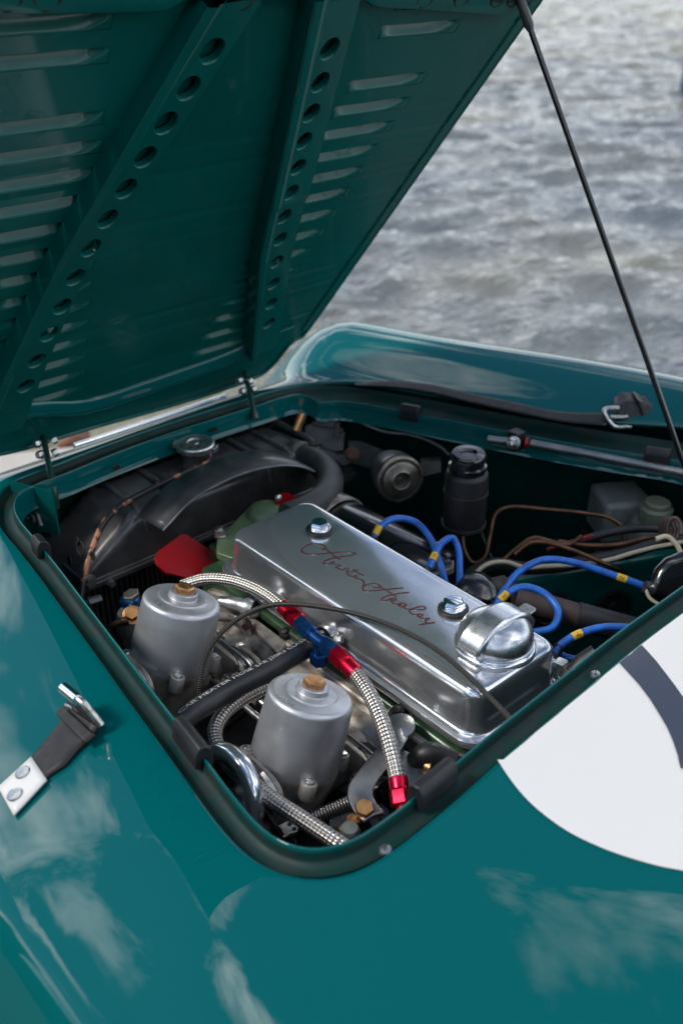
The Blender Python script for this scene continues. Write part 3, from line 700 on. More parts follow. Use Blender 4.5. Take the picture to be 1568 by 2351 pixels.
# ------------------------------------------------------------------ bonnet stays
xt, stt = B(1193, 2, 0.016)
rod = thing('prop_rod', 'thin black prop rod holding the bonnet open from the far rim', 'prop rod', R(1566, 1062, 0))
ptop = BW(xt, stt, 0.018); pbot = R(1572, 1075, -0.004)
dirr = (ptop-pbot).normalized()
obj('rod', MB().tube([pbot, pbot.lerp(ptop, 0.35), pbot.lerp(ptop, 0.7), pbot.lerp(ptop, 0.955)], 0.0039, 12), 'blackgloss', rod)
obj('rod_end', MB().tube([pbot.lerp(ptop, 0.945), pbot.lerp(ptop, 0.955), ptop, ptop+dirr*0.02], [0.0044, 0.0064, 0.0058, 0.005], 12), 'black', rod)
st = thing('stay_tube', 'grey stay tube with red band and white nut under the far rim', 'stay', P(1170, 1015, 0.835))
a, b_ = P(1130, 1006, 0.835), P(1470, 1066, 0.842)
obj('tube', MB().tube([P(1218, 1018, 0.836), P(1340, 1040, 0.839), P(1470, 1066, 0.842), P(1580, 1088, 0.845)], 0.0062, 12), 'greysteel', st)
obj('red_band', MB().tube([P(1205, 1016, 0.836), P(1213, 1017, 0.836)], 0.0078, 14), 'fanred', st)
obj('clip_block', MB().box(P(1184, 1010, 0.836), 0.02, 0.02, 0.03), 'rubber', st, bevel=0.002)
mbn = MB(); n0 = P(1180, 1016, 0.846); hexbolt(mbn, n0, (CAM-n0).normalized()*0.6+V((-0.7, 0, 0)), 0.0085, 0.010, 0.010); mbn.lathe([(0.005, 0.010), (0.005, 0.017), (0.003, 0.019)], n0, (CAM-n0).normalized()*0.6+V((-0.7, 0, 0)), 12)
obj('nut', mbn, 'zinc', st)
obj('cable_end', MB().tube([P(1120, 1008, 0.835), P(1150, 1012, 0.836), P(1170, 1012, 0.836)], 0.0058, 10), 'greysteel', st)

# ================================================================== ENGINE
eng = thing('engine', 'green four cylinder engine under a polished alloy rocker cover', 'engine', (0.68, 0.7, 0.45))
XL, XR, YA, YB, ZT, ZBASE = 0.609, 0.747, 0.482, 0.912, 0.831, 0.776
def rrect(xl, xr, ya, yb, r, n=8):
    pts = []
    for cx, cy, a0 in ((xr-r, ya+r, -pi/2), (xr-r, yb-r, 0), (xl+r, yb-r, pi/2), (xl+r, ya+r, pi)):
        for k in range(n+1): an = a0+pi/2*k/n; pts.append((cx+r*cos(an), cy+r*sin(an)))
    return pts
def layer(inset, z, r, fi=0.0, tilt=0.0):
    """front corner chamfered by fi"""
    return [V((x, y, z)) for x, y in rrect(XL+inset, XR-inset, YA+inset, YB-inset, r)]
cov = MB()
prof = [(-0.014, ZBASE-0.006, 0.03), (-0.0142, ZBASE-0.001, 0.03), (-0.013, ZBASE+0.0015, 0.03), (-0.0105, ZBASE+0.001, 0.028), (-0.004, ZBASE+0.0012, 0.024), (-0.001, ZBASE+0.005, 0.022), (0.000, ZBASE+0.018, 0.021), (0.0012, ZT-0.012, 0.02)]
for k in range(1, 7):
    an = pi/2*k/6; prof.append((0.0012+0.009*(1-cos(an)), ZT-0.012+0.0115*sin(an), 0.02))
prof += [(0.02, ZT, 0.018), (0.04, ZT+0.0005, 0.012), (0.06, ZT+0.0008, 0.006)]
lay = [layer(i_, z, max(r_-max(i_, 0)*0.5, 0.004)) for i_, z, r_ in prof]
cov.quadgrid(lay, True); cov.poly(lay[-1])
rc = obj('rocker_cover', cov, 'polish', eng, smooth=50)
# raised blend under the filler at the rear
FC = P(1136, 1476, ZT); 
obj('filler_boss', MB().lathe([(0.0455, -0.002), (0.0445, 0.0008), (0.0425, 0.003), (0.040, 0.0042), (0.039, 0.0043)], FC, ZZ, 48), 'polish', rc, smooth=80)
for (px, py) in [(734, 1219), (1040, 1401)]:
    p = P(px, py, ZT+0.0006); i_ = part_empty('cover_bolt', eng)
    i_.location = p-world_loc(eng)
    obj('rubber_washer', MB().lathe([(0.0168, 0), (0.0178, 0.001), (0.0178, 0.0032), (0.0165, 0.0045), (0.009, 0.0046)], p, ZZ, 32), 'rubber', i_, smooth=50)
    obj('steel_washer', MB().lathe([(0.0138, 0.0044), (0.0142, 0.0048), (0.014, 0.0062), (0.0125, 0.0066)], p, ZZ, 28), 'chrome', i_)
    obj('hex_head', MB().lathe([(0.0118, 0.0064), (0.0122, 0.0072), (0.0122, 0.0124), (0.0105, 0.0142), (0.0098, 0.0143)], p, ZZ, 6, V((0.6, 0.8, 0))), 'chrome', i_, smooth=25)
# script lettering, enamelled in dark red
def cp(x, y): return P((830+x/3.733)*0.8167, (1500+y/3.733)*0.8167, ZT+0.0007)
strokes = [
 [(280, 162), (303, 168), (318, 150), (300, 125), (250, 108), (180, 108), (110, 135), (70, 165), (75, 190), (120, 212), (200, 220), (300, 212), (420, 200), (530, 198), (610, 200), (635, 214), (590, 230), (480, 245), (380, 265), (310, 290), (298, 310), (330, 322), (390, 306), (412, 298)],
 [(318, 150), (370, 200), (420, 240), (475, 274)],
 [(390, 306), (385, 318), (430, 326), (478, 335), (440, 348), (430, 357), (465, 370), (495, 385), (530, 366), (556, 368), (546, 395), (545, 425), (575, 442), (612, 455), (648, 440), (618, 462), (660, 474), (705, 488), (722, 515), (716, 545), (708, 570), (720, 596), (760, 605), (820, 602), (940, 590), (1050, 578), (1130, 572)],
 [(606, 378), (650, 405), (722, 443)], [(546, 395), (580, 405), (620, 395), (658, 377)],
 [(720, 546), (780, 530), (850, 528), (888, 548), (882, 563), (845, 570), (820, 561)],
 [(886, 552), (960, 600), (1062, 664)],
 [(1195, 618), (1100, 628), (1030, 640), (950, 660), (905, 685), (915, 703), (960, 703), (1010, 684), (1055, 682), (1060, 695), (1025, 705), (1008, 696), (1020, 722), (1060, 742), (1095, 735), (1130, 732), (1163, 750), (1125, 768), (1086, 756), (1100, 738), (1115, 766), (1150, 782), (1190, 797), (1230, 790), (1290, 770), (1358, 769), (1366, 792), (1300, 802), (1222, 798), (1200, 806), (1206, 832), (1260, 856), (1292, 848), (1335, 850), (1322, 870), (1284, 866), (1285, 852), (1304, 882), (1350, 895), (1408, 893), (1370, 908), (1364, 925), (1400, 942), (1465, 934), (1385, 945), (1300, 960)]]
scr = MB()
for st_ in strokes: scr.tube([cp(*q) for q in st_], 0.00105, 6, sub=3)
obj('script_lettering', scr, 'scriptred', rc)
obj('script_edge', [scr2 := MB(), [scr2.tube([cp(*q)+V((-0.0011, -0.0002, -0.0006)) for q in st_], 0.0008, 5, sub=3) for st_ in strokes]][0], 'chrome', rc)
# oil filler cap
fc = part_empty('oil_filler_cap', eng); fc.location = FC-world_loc(eng)
obj('cap_ring', MB().lathe([(0.0385, 0.003), (0.0405, 0.004), (0.041, 0.006), (0.039, 0.0075), (0.03, 0.0075)], FC, ZZ, 48), 'capmetal', fc)
dm = [(0.040, 0.0075), (0.041, 0.009)] + [(0.041*cos(an)**0.6, 0.009+0.0255*sin(an)) for an in [pi/2*k/9 for k in range(1, 10)]]
obj('cap_dome', MB().lathe(dm, FC, ZZ, 40), 'capmetal', fc, smooth=80)
bpoly = [(-0.043, 0.0055), (-0.0475, 0.009), (-0.0468, 0.0175)] + [(0.0468*q/6, 0.0175+0.0225*(1-(q/6)**2)**0.7) for q in range(-5, 6)] + [(0.0468, 0.0175), (0.0475, 0.009), (0.043, 0.0055)]
obj('cap_band', MB().prism([FC+V((x, -0.016, z)) for x, z in bpoly], (0, 0.032, 0)), 'capmetal', fc, smooth=35, bevel=0.0035)
tabc = FC + V((0.053, 0.004, 0.012))
tb_ = MB().prism([tabc+V(q) for q in [(-0.012, -0.0085, 0.001), (0.008, -0.0085, 0.003), (0.011, -0.006, 0.0033), (0.011, 0.006, 0.0033), (0.008, 0.0085, 0.003), (-0.012, 0.0085, 0.001)]], (0, 0, 0.0018))
obj('lift_tab', tb_, 'zinc', fc, bevel=0.0006)
tx, wd = map_text('LIFT', 0.0062, lambda x, y: tabc + V((0.0065-0.0022, 0, 0.0053)) + V((-0.001, 0.0075, 0))*1 + V((y-0.004, -x, 0.0001*0)) + V((0, 0, 0)), 0.95)
obj('lift_lettering', tx, 'greysteel', fc, smooth=0)
# head, block, thermostat housing
obj('cylinder_head', MB().prism([V((0.592, y, z)) for y, z in ((0.455, 0.66), (0.455, 0.762), (0.955, 0.762), (0.955, 0.66))], (0.17, 0, 0)), 'headdark', eng, bevel=0.006)
obj('engine_block', MB().box((0.677, 0.70, 0.5), 0.2, 0.5, 0.31), 'headdark', eng, bevel=0.01)
th = [P(497, 1268, 0.772), P(498, 1232, 0.772), P(524, 1212, 0.772), P(585, 1150, 0.772), P(640, 1190, 0.772), P(560, 1290, 0.772)]
obj('thermostat_flange', MB().prism([p-ZZ*0.012 for p in th], (0, 0, 0.012)), 'headgreen', eng, bevel=0.002)
tco = P(585, 1205, 0.772)
obj('thermostat_housing', MB().lathe([(0.028, 0), (0.027, 0.008), (0.022, 0.016), (0.012, 0.020), (0.0001, 0.021)], tco+V((0.03, 0.012, -0.004)), ZZ, 28), 'headgreen', eng, smooth=60)
obj('thermostat_neck', MB().box(P(515, 1285, 0.735), 0.03, 0.03, 0.05), 'headdark', eng, bevel=0.004)
for (px, py, z, mm) in [(506, 1228, 0.772, 'zinc'), (531, 1292, 0.752, 'dark')]:
    mb = MB(); p = P(px, py, z); hexbolt(mb, p, ZZ, 0.0085, 0.0085, 0.0105); mb.lathe([(0.0042, 0.009), (0.0042, 0.0125), (0.003, 0.0132)], p, ZZ, 10)
    obj('housing_nut', mb, mm, eng)
obj('stud_collar', MB().lathe([(0.013, 0), (0.0132, 0.014), (0.0125, 0.016)], P(531, 1312, 0.738), ZZ, 20), 'blackgloss', eng)

# ================================================================== CARBURETTORS
AX = V((0.31, 0, 0.951)).normalized(); LAT = V((0.951, 0, -0.31)); FY = V((0, 1, 0))
def carb(O, label, ears, number):
    c = thing('carburettor', label, 'carburettor', O - AX*0.05, 'twin carburettors')
    def W(a, b__, h): return O + LAT*a + FY*b__ + AX*h
    H_ = 0.108
    pr = [(0.0472, 0.0), (0.0474, 0.002), (0.0464, 0.027), (0.0444, 0.071)]
    for k in range(1, 7):
        an = pi/2*k/6; pr.append((0.0444-0.0065*(1-cos(an)), 0.0715+0.0065*sin(an)))
    z1 = pr[-1][1]
    pr += [(0.029, z1+0.0003), (0.0275, z1+0.0008), (0.0262, z1+0.0022), (0.0250, z1+0.0024), (0.0172, z1+0.0026), (0.0165, z1+0.0034), (0.016, z1+0.0085), (0.0148, z1+0.0095), (0.009, z1+0.0096)]
    ds_ = obj('dashpot', MB().lathe(pr, O, AX, 64, FY), 'satin', c, smooth=35)
    obj('cap_nut', MB().lathe([(0.0112, z1+0.0094), (0.0116, z1+0.0105), (0.0116, z1+0.0145), (0.0098, z1+0.0165), (0.0001, z1+0.0172)], O, AX, 6, V((1, 0.25, 0))), 'brass', c, smooth=20)
    # the cast number on the shoulder
    def numfn(x, y):
        r_ = 0.0395-y; a0 = atan2(0.0, -1.0) - (x-0.0105)/0.036 + 0.05
        return O + AX*(z1+0.0007) + (LAT*cos(a0)+FY*sin(a0))*r_
    nm, _ = map_text(number, 0.0062, numfn); obj('cast_number', nm, 'satin', c, smooth=0, solid=0.0008)
    for an in ears:
        d = LAT*cos(an)+FY*sin(an); p = O + d*0.0515; tdir = AX.cross(d)
        mb = MB(); mb.lathe([(0.0078, -0.011), (0.0082, -0.008), (0.0082, 0.006), (0.0075, 0.007)], p, AX, 18); mb.box(p-d*0.007-AX*0.002, 0.012, 0.016, 0.016, (d, tdir, AX))
        e_ = obj('ear', mb, 'cast', c, smooth=40)
        obj('ear_screw', screw(MB().box(p+AX*0.0098, 0.0085, 0.0009, 0.0008, (d*0.7+tdir*0.7, tdir*0.7-d*0.7, AX)), p+AX*0.0065, AX, 0.0052, 0.0035), 'zinc', e_)
    # body, bore, flanges
    obj('body', MB().lathe([(0.036, -0.062), (0.041, -0.04), (0.046, -0.016), (0.0475, -0.0004)], O, AX, 36), 'cast', c, smooth=50)
    bd = MB(); bd.lathe([(0.022, -0.052), (0.024, -0.03), (0.03, -0.02), (0.03, 0.03), (0.026, 0.05), (0.024, 0.076)], O-AX*0.026, LAT, 28)
    obj('bore', bd, 'cast', c, smooth=40)
    for (l_, th_, mm) in ((-0.060, 0.007, 'zinc'), (-0.0525, 0.006, 'cast'), (0.064, 0.007, 'cast'), (0.0715, 0.008, 'spacer'), (0.080, 0.003, 'satin'), (0.0835, 0.008, 'spacer'), (0.092, 0.008, 'cast')):
        cc = O - AX*0.02 + LAT*l_
        oval = []; outl = l_ > 0; hw, hh_ = (0.056, 0.027) if outl else (0.044, 0.027)
        if mm == 'spacer': hw -= 0.004; hh_ -= 0.002
        for k in range(40):
            an = 2*pi*k/40; e_ = 0.42 if outl else 0.75
            oval.append(cc + FY*(hw*abs(cos(an))**e_*(1 if cos(an) > 0 else -1)) + AX*(hh_*abs(sin(an))**e_*(1 if sin(an) > 0 else -1)))
        obj('flange', MB().prism(oval, LAT*th_), mm, c, smooth=30, bevel=0.0008)
    # float chamber below and jet
    obj('float_chamber', MB().lathe([(0.024, -0.06), (0.026, -0.055), (0.026, 0.0), (0.02, 0.006), (0.008, 0.008)], W(-0.02, 0.065, -0.06), ZZ, 24), 'cast', c, smooth=50)
    for q in ((0.08, -0.036), (0.08, 0.036)):
        mb = MB(); p = O-AX*0.018+LAT*0.064+FY*q[1]*1.12; hexbolt(mb, p, -LAT, 0.0085, 0.009, 0.0095); mb.lathe([(0.0048, 0.009), (0.0048, 0.013), (0.0036, 0.0145)], p, -LAT, 12)
        obj('flange_nut', mb, 'zinc', c)
    return c, W
O2 = PD(677, 1741, 1.03); O1 = PD(391, 1513, 1.152); 
c2, W2 = carb(O2, 'nearer carburettor with silver dashpot, in the rounded rear corner of the bay', [radians(a) for a in (150, 245, 335)], '9858')
c1, W1 = carb(O1, 'farther carburettor with silver dashpot, beside the red fan blade', [radians(a) for a in (160, 245, 335)], '9858')
# intake trumpet of the nearer carburettor
def torus(mb, o, ax, R0, r0, n=40, m_=12):
    x = perp(V(ax).normalized()); y = V(ax).normalized().cross(x)
    return mb.tube([V(o)+(x*cos(2*pi*k/n)+y*sin(2*pi*k/n))*R0 for k in range(n)], r0, m_, closed=True)
tc_ = O2 - LAT*0.084 - AX*0.021
tr = torus(MB(), tc_, LAT, 0.044, 0.0095)
trp = obj('intake_trumpet', tr, 'polish', c2, smooth=80)
obj('trumpet_throat', MB().lathe([(0.0375, 0.0), (0.033, 0.012), (0.03, 0.03)], tc_, LAT, 32, cap0=False, cap1=False), 'dark', c2, smooth=80)
# ------------------------------------------------------------------ throttle shaft and linkage between the carburettors
ts = thing('throttle_shaft', 'thin steel throttle shaft with clamps and nuts linking both carburettors', 'linkage', O2.lerp(O1, 0.5))
s0_, s1_ = O2+LAT*0.052+V((0, 0.045, -0.012)), O1+LAT*0.052+V((0, -0.045, -0.012))
obj('shaft', MB().tube([s0_, s0_.lerp(s1_, 0.5), s1_], 0.0035, 10), 'zinc', ts)
for f_, mm in ((0.12, 'cast'), (0.36, 'zinc'), (0.62, 'cast'), (0.9, 'zinc')):
    c_ = s0_.lerp(s1_, f_); dd_ = (s1_-s0_).normalized()
    obj('clamp', MB().lathe([(0.0068, -0.005), (0.0075, -0.004), (0.0075, 0.004), (0.0068, 0.005)], c_, dd_, 14), mm, ts)
    obj('clamp_screw', hexbolt(MB(), c_+ZZ*0.006, V((-0.4, 0, 1)), 0.0042, 0.006, 0.005), 'zinc', ts)
ar = s0_.lerp(s1_, 0.62)
obj('lever', MB().prism([ar+V(q) for q in [(-0.004, 0.001, 0.006), (0.006, 0.001, 0.004), (0.010, 0.001, -0.03), (0.001, 0.001, -0.032)]], (0, 0.003, 0)), 'greysteel', ts)
for c_, W_ in ((O1, W1), (O2, W2)):
    obj('stop_screw', hexbolt(MB().tube([W_(0.035, -0.052, -0.012), W_(0.055, -0.055, -0.004)], 0.0026, 8), W_(0.055, -0.055, -0.004), LAT+AX*0.4, 0.005, 0.005), 'brass', ts)
    obj('link', MB().tube([W_(0.05, -0.04, -0.02), W_(0.062, -0.05, 0.0), W_(0.075, -0.02, 0.006)], 0.0022, 8, sub=4), 'dark', ts)
vp = thing('breather_pipe', 'curved dull steel breather pipe beside the farther dashpot', 'pipe', O1+V((0.06, 0.02, 0.01)))
obj('pipe', MB().tube([P(500, 1415, 0.775), P(530, 1420, 0.77), P(560, 1440, 0.755), P(575, 1470, 0.735)], 0.0058, 12, sub=6), 'cast', vp)
obj('pipe_nut', hexbolt(MB(), P(560, 1436, 0.757), V((0.5, -0.5, 0.6)), 0.008, 0.008), 'rust', vp)
# ------------------------------------------------------------------ inlet manifold
man = thing('inlet_manifold', 'dull cast alloy inlet manifold between carburettors and cylinder head', 'manifold', (0.56, 0.7, 0.70))
for k, O_ in enumerate((O1, O2)):
    o0 = O_ - AX*0.022 + LAT*0.095; o1 = V((0.606, O_.y + (0.03 if k == 0 else 0.02), 0.722))
    if (o1-o0).length < 0.02: o1 = o0 + LAT*0.03
    obj('runner', MB().tube([o0, o0.lerp(o1, 0.5), o1], [0.03, 0.027, 0.031], 22, sub=4), 'cast', man, smooth=60)
obj('balance_pipe', MB().tube([V((0.575, O2.y-0.03, 0.722)), V((0.572, (O1.y+O2.y)/2, 0.728)), V((0.575, O1.y+0.03, 0.724))], [0.02, 0.017, 0.02], 20, sub=6), 'cast', man, smooth=60)
obj('head_flange', MB().prism([V((0.583, y, z)) for y, z in ((0.47, 0.69), (0.47, 0.742), (0.50, 0.752), (0.90, 0.752), (0.93, 0.742), (0.93, 0.69))], (0.012, 0, 0)), 'cast', man, bevel=0.003)
for (px, py, z) in [(580, 1400, 0.765), (917, 1652, 0.766), (663, 1470, 0.755)]:
    mb = MB(); p = P(px, py, z-0.012); mb.lathe([(0.017, -0.012), (0.017, 0.004), (0.015, 0.006)], p, V((-0.3, 0, 1)), 22)
    l_ = obj('stud_boss', mb, 'cast', man)
    mb = MB(); hexbolt(mb, p+V((-0.002, 0, 0.006)), V((-0.3, 0, 1)), 0.0092, 0.009, 0.0125); mb.lathe([(0.005, 0.009), (0.005, 0.013), (0.003, 0.0145)], p+V((-0.002, 0, 0.006)), V((-0.3, 0, 1)), 12)
    obj('stud_nut', mb, 'dark', man)
obj('casting_web', MB().prism([P(560, 1420, 0.752), P(630, 1370, 0.752), P(700, 1440, 0.752), P(640, 1500, 0.752)], (0, 0, -0.02)), 'cast', man, bevel=0.005)
obj('casting_rib', MB().tube([P(505, 1380, 0.765), P(548, 1388, 0.765), P(580, 1398, 0.762)], [0.007, 0.009, 0.012], 12, sub=4), 'satin', man)

# ================================================================== FUEL LINE (braided hoses, red and blue fittings)
fl = thing('fuel_line', 'braided steel fuel line with red hose ends and blue tee fitting', 'fuel line', P(720, 1455, 0.80))
def fitting(pts, prof, mm, name, parent, hexr=None):
    pass
def an_end(p0, p1, parent, flip=False):
    """red hose end from the hose (p0) to the nut side (p1)"""
    ax = (p1-p0); ln = ax.length; ax = ax.normalized(); r_ = 0.0098
    mb = MB().lathe([(0.0086, 0), (0.0094, 0.001), (r_, ln*0.12), (r_, ln*0.42), (0.0108, ln*0.46)], p0, ax, 28)
    mb.lathe([(0.0106, ln*0.44), (0.0112, ln*0.5), (0.0112, ln*0.94), (0.0102, ln)], p0, ax, 6, V((0.2, 0.1, 1)))
    return obj('hose_end', mb, 'red', parent, smooth=25)
def b_nut(p0, p1, r_, parent):
    ax = (p1-p0); ln = ax.length
    return obj('union_nut', MB().lathe([(r_*0.9, 0), (r_, ln*0.12), (r_, ln*0.88), (r_*0.9, ln)], p0, ax, 6, V((0.2, 0.1, 1))), 'blue', parent, smooth=25)
ZF = 0.812
e1a, e1b = P(650, 1392, ZF+0.002), P(690, 1428, ZF); e2a, e2b = P(818, 1548, ZF-0.004), P(770, 1497, ZF)
an_end(e1a, e1b, fl); an_end(e2a, e2b, fl)
n1a, n1b = P(684, 1423, ZF), P(716, 1455, ZF); n2a, n2b = P(776, 1502, ZF), P(745, 1478, ZF)
b_nut(n1a, n1b, 0.0104, fl); b_nut(n2a, n2b, 0.0104, fl)
tee = MB(); tee.tube([n1b, P(722, 1460, ZF), P(746, 1479, ZF)], 0.0074, 16)
cT = P(732, 1468, ZF); tdn = cT - ZZ*0.022
tee.tube([cT, cT.lerp(tdn, 0.5), tdn], 0.0076, 16); tee.lathe([(0.0084, 0), (0.0084, 0.003)], n1b, (n1b-n1a), 18); tee.lathe([(0.0084, 0), (0.0084, 0.003)], n2b, (n2b-n2a), 18)
obj('tee_fitting', tee, 'blue', fl, smooth=40)
b_nut(cT-ZZ*0.018, cT-ZZ*0.034, 0.0108, fl)
h1 = [P(420, 1345, 0.79), P(470, 1330, 0.80), P(530, 1332, 0.808), P(590, 1352, 0.812), P(630, 1376, 0.8135), P(652, 1394, ZF+0.002)]
obj('braided_hose', MB().tube(h1, 0.0083, 18, sub=10), 'braid', fl, smooth=80)
h3 = [P(816, 1546, ZF-0.004), P(840, 1580, ZF-0.003), P(866, 1630, 0.806), P(888, 1690, 0.80), P(903, 1745, 0.792), P(914, 1792, 0.783)]
obj('braided_hose', MB().tube(h3, 0.0083, 18, sub=10), 'braid', fl, smooth=80)
an_end(P(913, 1784, 0.784), P(923, 1850, 0.77), fl)
obj('hose_tail', MB().tube([P(922, 1846, 0.771), P(926, 1875, 0.764)], 0.006, 14), 'red', fl)
# second, loose loop
lp = thing('braided_hose', 'looped braided steel hose curling round the nearer dashpot', 'hose', P(560, 1790, 0.80))
h2 = [P(640, 1568, 0.772), P(605, 1580, 0.776), P(560, 1602, 0.78), P(517, 1635, 0.782), P(494, 1675, 0.780), P(500, 1718, 0.778), P(534, 1764, 0.778), P(590, 1808, 0.782), P(640, 1846, 0.785), P(700, 1885, 0.787), P(775, 1935, 0.784), P(815, 1962, 0.778)]
obj('hose', MB().tube(h2, 0.0082, 18, sub=10), 'braid', lp, smooth=80)
obj('hose_tail', MB().tube([P(812, 1960, 0.778), P(830, 1972, 0.776)], 0.0085, 14), 'rubber', lp)

# ------------------------------------------------------------------ heater hose with print
hh = thing('heater_hose', 'thick black rubber heater hose with white print between the carburettors', 'hose', P(570, 1560, 0.80))
hp = [P(380, 1700, 0.792), P(420, 1655, 0.80), P(500, 1600, 0.803), P(600, 1546, 0.798), P(680, 1502, 0.79), P(742, 1462, 0.781), P(775, 1438, 0.776)]
hpath = smooth_path(hp, 12); HR = 0.0118
obj('hose', MB().tube(hpath, HR, 28), 'hose', hh, smooth=80)
def along(path):
    fr_ = frames(path); acc = [0.0]
    for i in range(1, len(path)): acc.append(acc[-1]+(path[i]-path[i-1]).length)
    def f(s, up, r_):
        k = 0
        while k < len(acc)-2 and acc[k+1] < s: k += 1
        t_ = (s-acc[k])/max(acc[k+1]-acc[k], 1e-9); p = path[k].lerp(path[k+1], t_); tg = (path[k+1]-path[k]).normalized()
        side = tg.cross(ZZ).normalized(); top = side.cross(tg)
        return p + (top*cos(up) + side*sin(up))*r_
    return f, acc[-1]
hf, hl = along(hpath)
def ac(px, py):
    return min(range(len(hpath)), key=lambda i: (V((784+F*(hpath[i]-CAM).dot(RT)/(hpath[i]-CAM).dot(FW)-px, 1175.5-F*(hpath[i]-CAM).dot(UPV)/(hpath[i]-CAM).dot(FW)-py))).length)
lens = [0.0]
for i in range(1, len(hpath)): lens.append(lens[-1]+(hpath[i]-hpath[i-1]).length)
sA = lens[ac(412, 1648)]; sB = lens[ac(706, 1470)]
vs_, fs_, wd_ = text_mesh('CAR HEATER HOSE SAE J20R3 CLASS D', 0.0062)
kx = (sB-sA)/wd_
tm = MB(); tm.v = [tuple(hf(sA+x*kx, 0.16-(y)/HR, HR+0.00018)) for x, y in vs_]; tm.f = fs_
obj('hose_print', tm, 'whiteink', hh, smooth=0)
ca, cb = P(738, 1463, 0.783), P(766, 1443, 0.778)
obj('hose_clamp', MB().lathe([(0.0128, 0), (0.0132, 0.0006), (0.0132, 0.0105), (0.0128, 0.0112)], ca, cb-ca, 30, cap0=False, cap1=False), 'zinc', hh)
cs = P(768, 1460, 0.792)
obj('clamp_housing', MB().box(cs, 0.010, 0.012, 0.009, (V((0.7, -0.6, 0)).normalized(), V((0.6, 0.7, 0)).normalized(), ZZ)), 'zinc', hh, bevel=0.0012)
obj('clamp_screw', hexbolt(MB(), P(772, 1468, 0.793), V((0.35, -0.8, 0.3)), 0.0052, 0.007, 0.0062), 'zinc', hh)
obj('heater_tap_stub', MB().tube([P(762, 1446, 0.778), P(800, 1425, 0.772)], 0.011, 20), 'cast', hh)

# ------------------------------------------------------------------ throttle cable
tcb = thing('throttle_cable', 'thin spiral wound cable arching over the rocker cover and red hose end', 'cable', P(660, 1390, 0.83))
cabl = [P(452, 1625, 0.762), P(460, 1565, 0.785), P(470, 1515, 0.80), P(498, 1465, 0.815), P(548, 1420, 0.825), P(610, 1392, 0.832), P(668, 1387, 0.836), P(760, 1397, 0.8385), P(860, 1422, 0.840), P(940, 1455, 0.8405), P(1010, 1497, 0.8405), P(1075, 1552, 0.8405), P(1130, 1608, 0.842), P(1175, 1654, 0.846), P(1200, 1680, 0.848)]
obj('cable_sheath', MB().tube(cabl, 0.0029, 12, sub=14), 'cable', tcb, smooth=80)
obj('cable_ferrule', MB().tube([P(449, 1650, 0.752), P(452, 1612, 0.768)], 0.0052, 14), 'blackgloss', tcb)

# ================================================================== RADIATOR
rad = thing('radiator', 'black radiator with ribbed header tank and silver filler cap', 'radiator', (0.73, 1.15, 0.3))
def tank_sec(x):
    """top height, front y, back y across the tank"""
    e = min(x-0.478, 0.99-x); zt = 0.722 + 0.066*e/0.098 if e < 0.098 else 0.788
    return zt
xs_ = [0.478 + 0.512*k/128 for k in range(129)]
rws = []
YF, YBk = 1.085, 1.215
ribs = [0.575, 0.66, 0.82, 0.905]
for x in xs_:
    zt = tank_sec(x); rib = max([max(0, min(1, 1.6-abs(x-r_)/0.008)) for r_ in ribs])*0.009
    fl_ = min(0.024, (zt-0.714)*0.5)
    col_ = [(YF-0.007, 0.706), (YF-0.007, 0.713), (YF-0.004, 0.7145), (YF, 0.716), (YF+0.001, zt-fl_)]
    for k in range(1, 6): an = pi/2*k/5; col_.append((YF+0.001+0.018*(1-cos(an)), zt-fl_+fl_*sin(an)))
    col_ += [(YF+0.045, zt-rib), (YF+0.075, zt-rib), (YBk-0.02, zt-rib*0.6), (YBk-0.006, zt-0.004), (YBk, zt-0.008), (YBk, 0.708)]
    rws.append([V((x, y, z)) for y, z in col_])
tk = MB().quadgrid(rws); tk.poly(rws[0]); tk.poly(rws[-1])
obj('header_tank', tk, 'tank', rad, smooth=24, bevel=0.0012)
core = MB().box((0.734, 1.15, 0.45), 0.50, 0.10, 0.512)
for rx in (0.592, 0.655, 0.815, 0.862, 0.915):
    obj('tank_rib', MB().tube([V((rx, YF+0.002, 0.758)), V((rx, YF+0.008, 0.779)), V((rx, YF+0.024, 0.7875)), V((rx, YF+0.06, 0.7885)), V((rx, YBk-0.012, 0.787)), V((rx, YBk-0.001, 0.776))], 0.0052, 10, sub=3), 'tank', rad, smooth=80)
obj('core', core, 'dark', rad, smooth=0)
fin0 = None
fx = 0.487
k = 0
while fx < 0.985:
    fo = obj('core_fin', MB().box((fx, 1.0975, 0.45), 0.0028, 0.006, 0.51), 'black', rad, smooth=0) if fin0 is None else fin0.copy()
    if fin0 is None: fin0 = fo
    else:
        col.objects.link(fo); fo.location = (0.0085*k, 0, 0)
    fx += 0.0085; k += 1
pb = P(196, 1338, 0.66)
sb = MB().prism([P(x, y, 0.70) for x, y in [(150, 1338), (165, 1325), (190, 1318), (196, 1350), (180, 1370), (150, 1362)]], (0, 0, -0.006))
obj('side_bracket', MB().box((0.478, 1.10, 0.69), 0.004, 0.05, 0.09), 'black', rad, bevel=0.001)
for (px, py, r_) in [(206, 1335, 0.009), (255, 1338, 0.005)]:
    p = PYP(px, py, 1.078); obj('mounting_bolt', hexbolt(MB(), p, (0, -1, 0.1), r_, 0.006, r_*1.2), 'greysteel', rad)
for (px, py, r_) in [(186, 1258, 0.010), (215, 1277, 0.006), (160, 1287, 0.007), (178, 1240, 0.005)]:
    p = PXP(px, py, 0.4765); obj('bracket_hole', MB().lathe([(r_, 0), (r_, 0.0012), (r_*0.8, 0.0014), (r_*0.75, 0.0), (0.0001, 0.0)], p, (-1, 0, 0.3), 18), 'dark', rad)
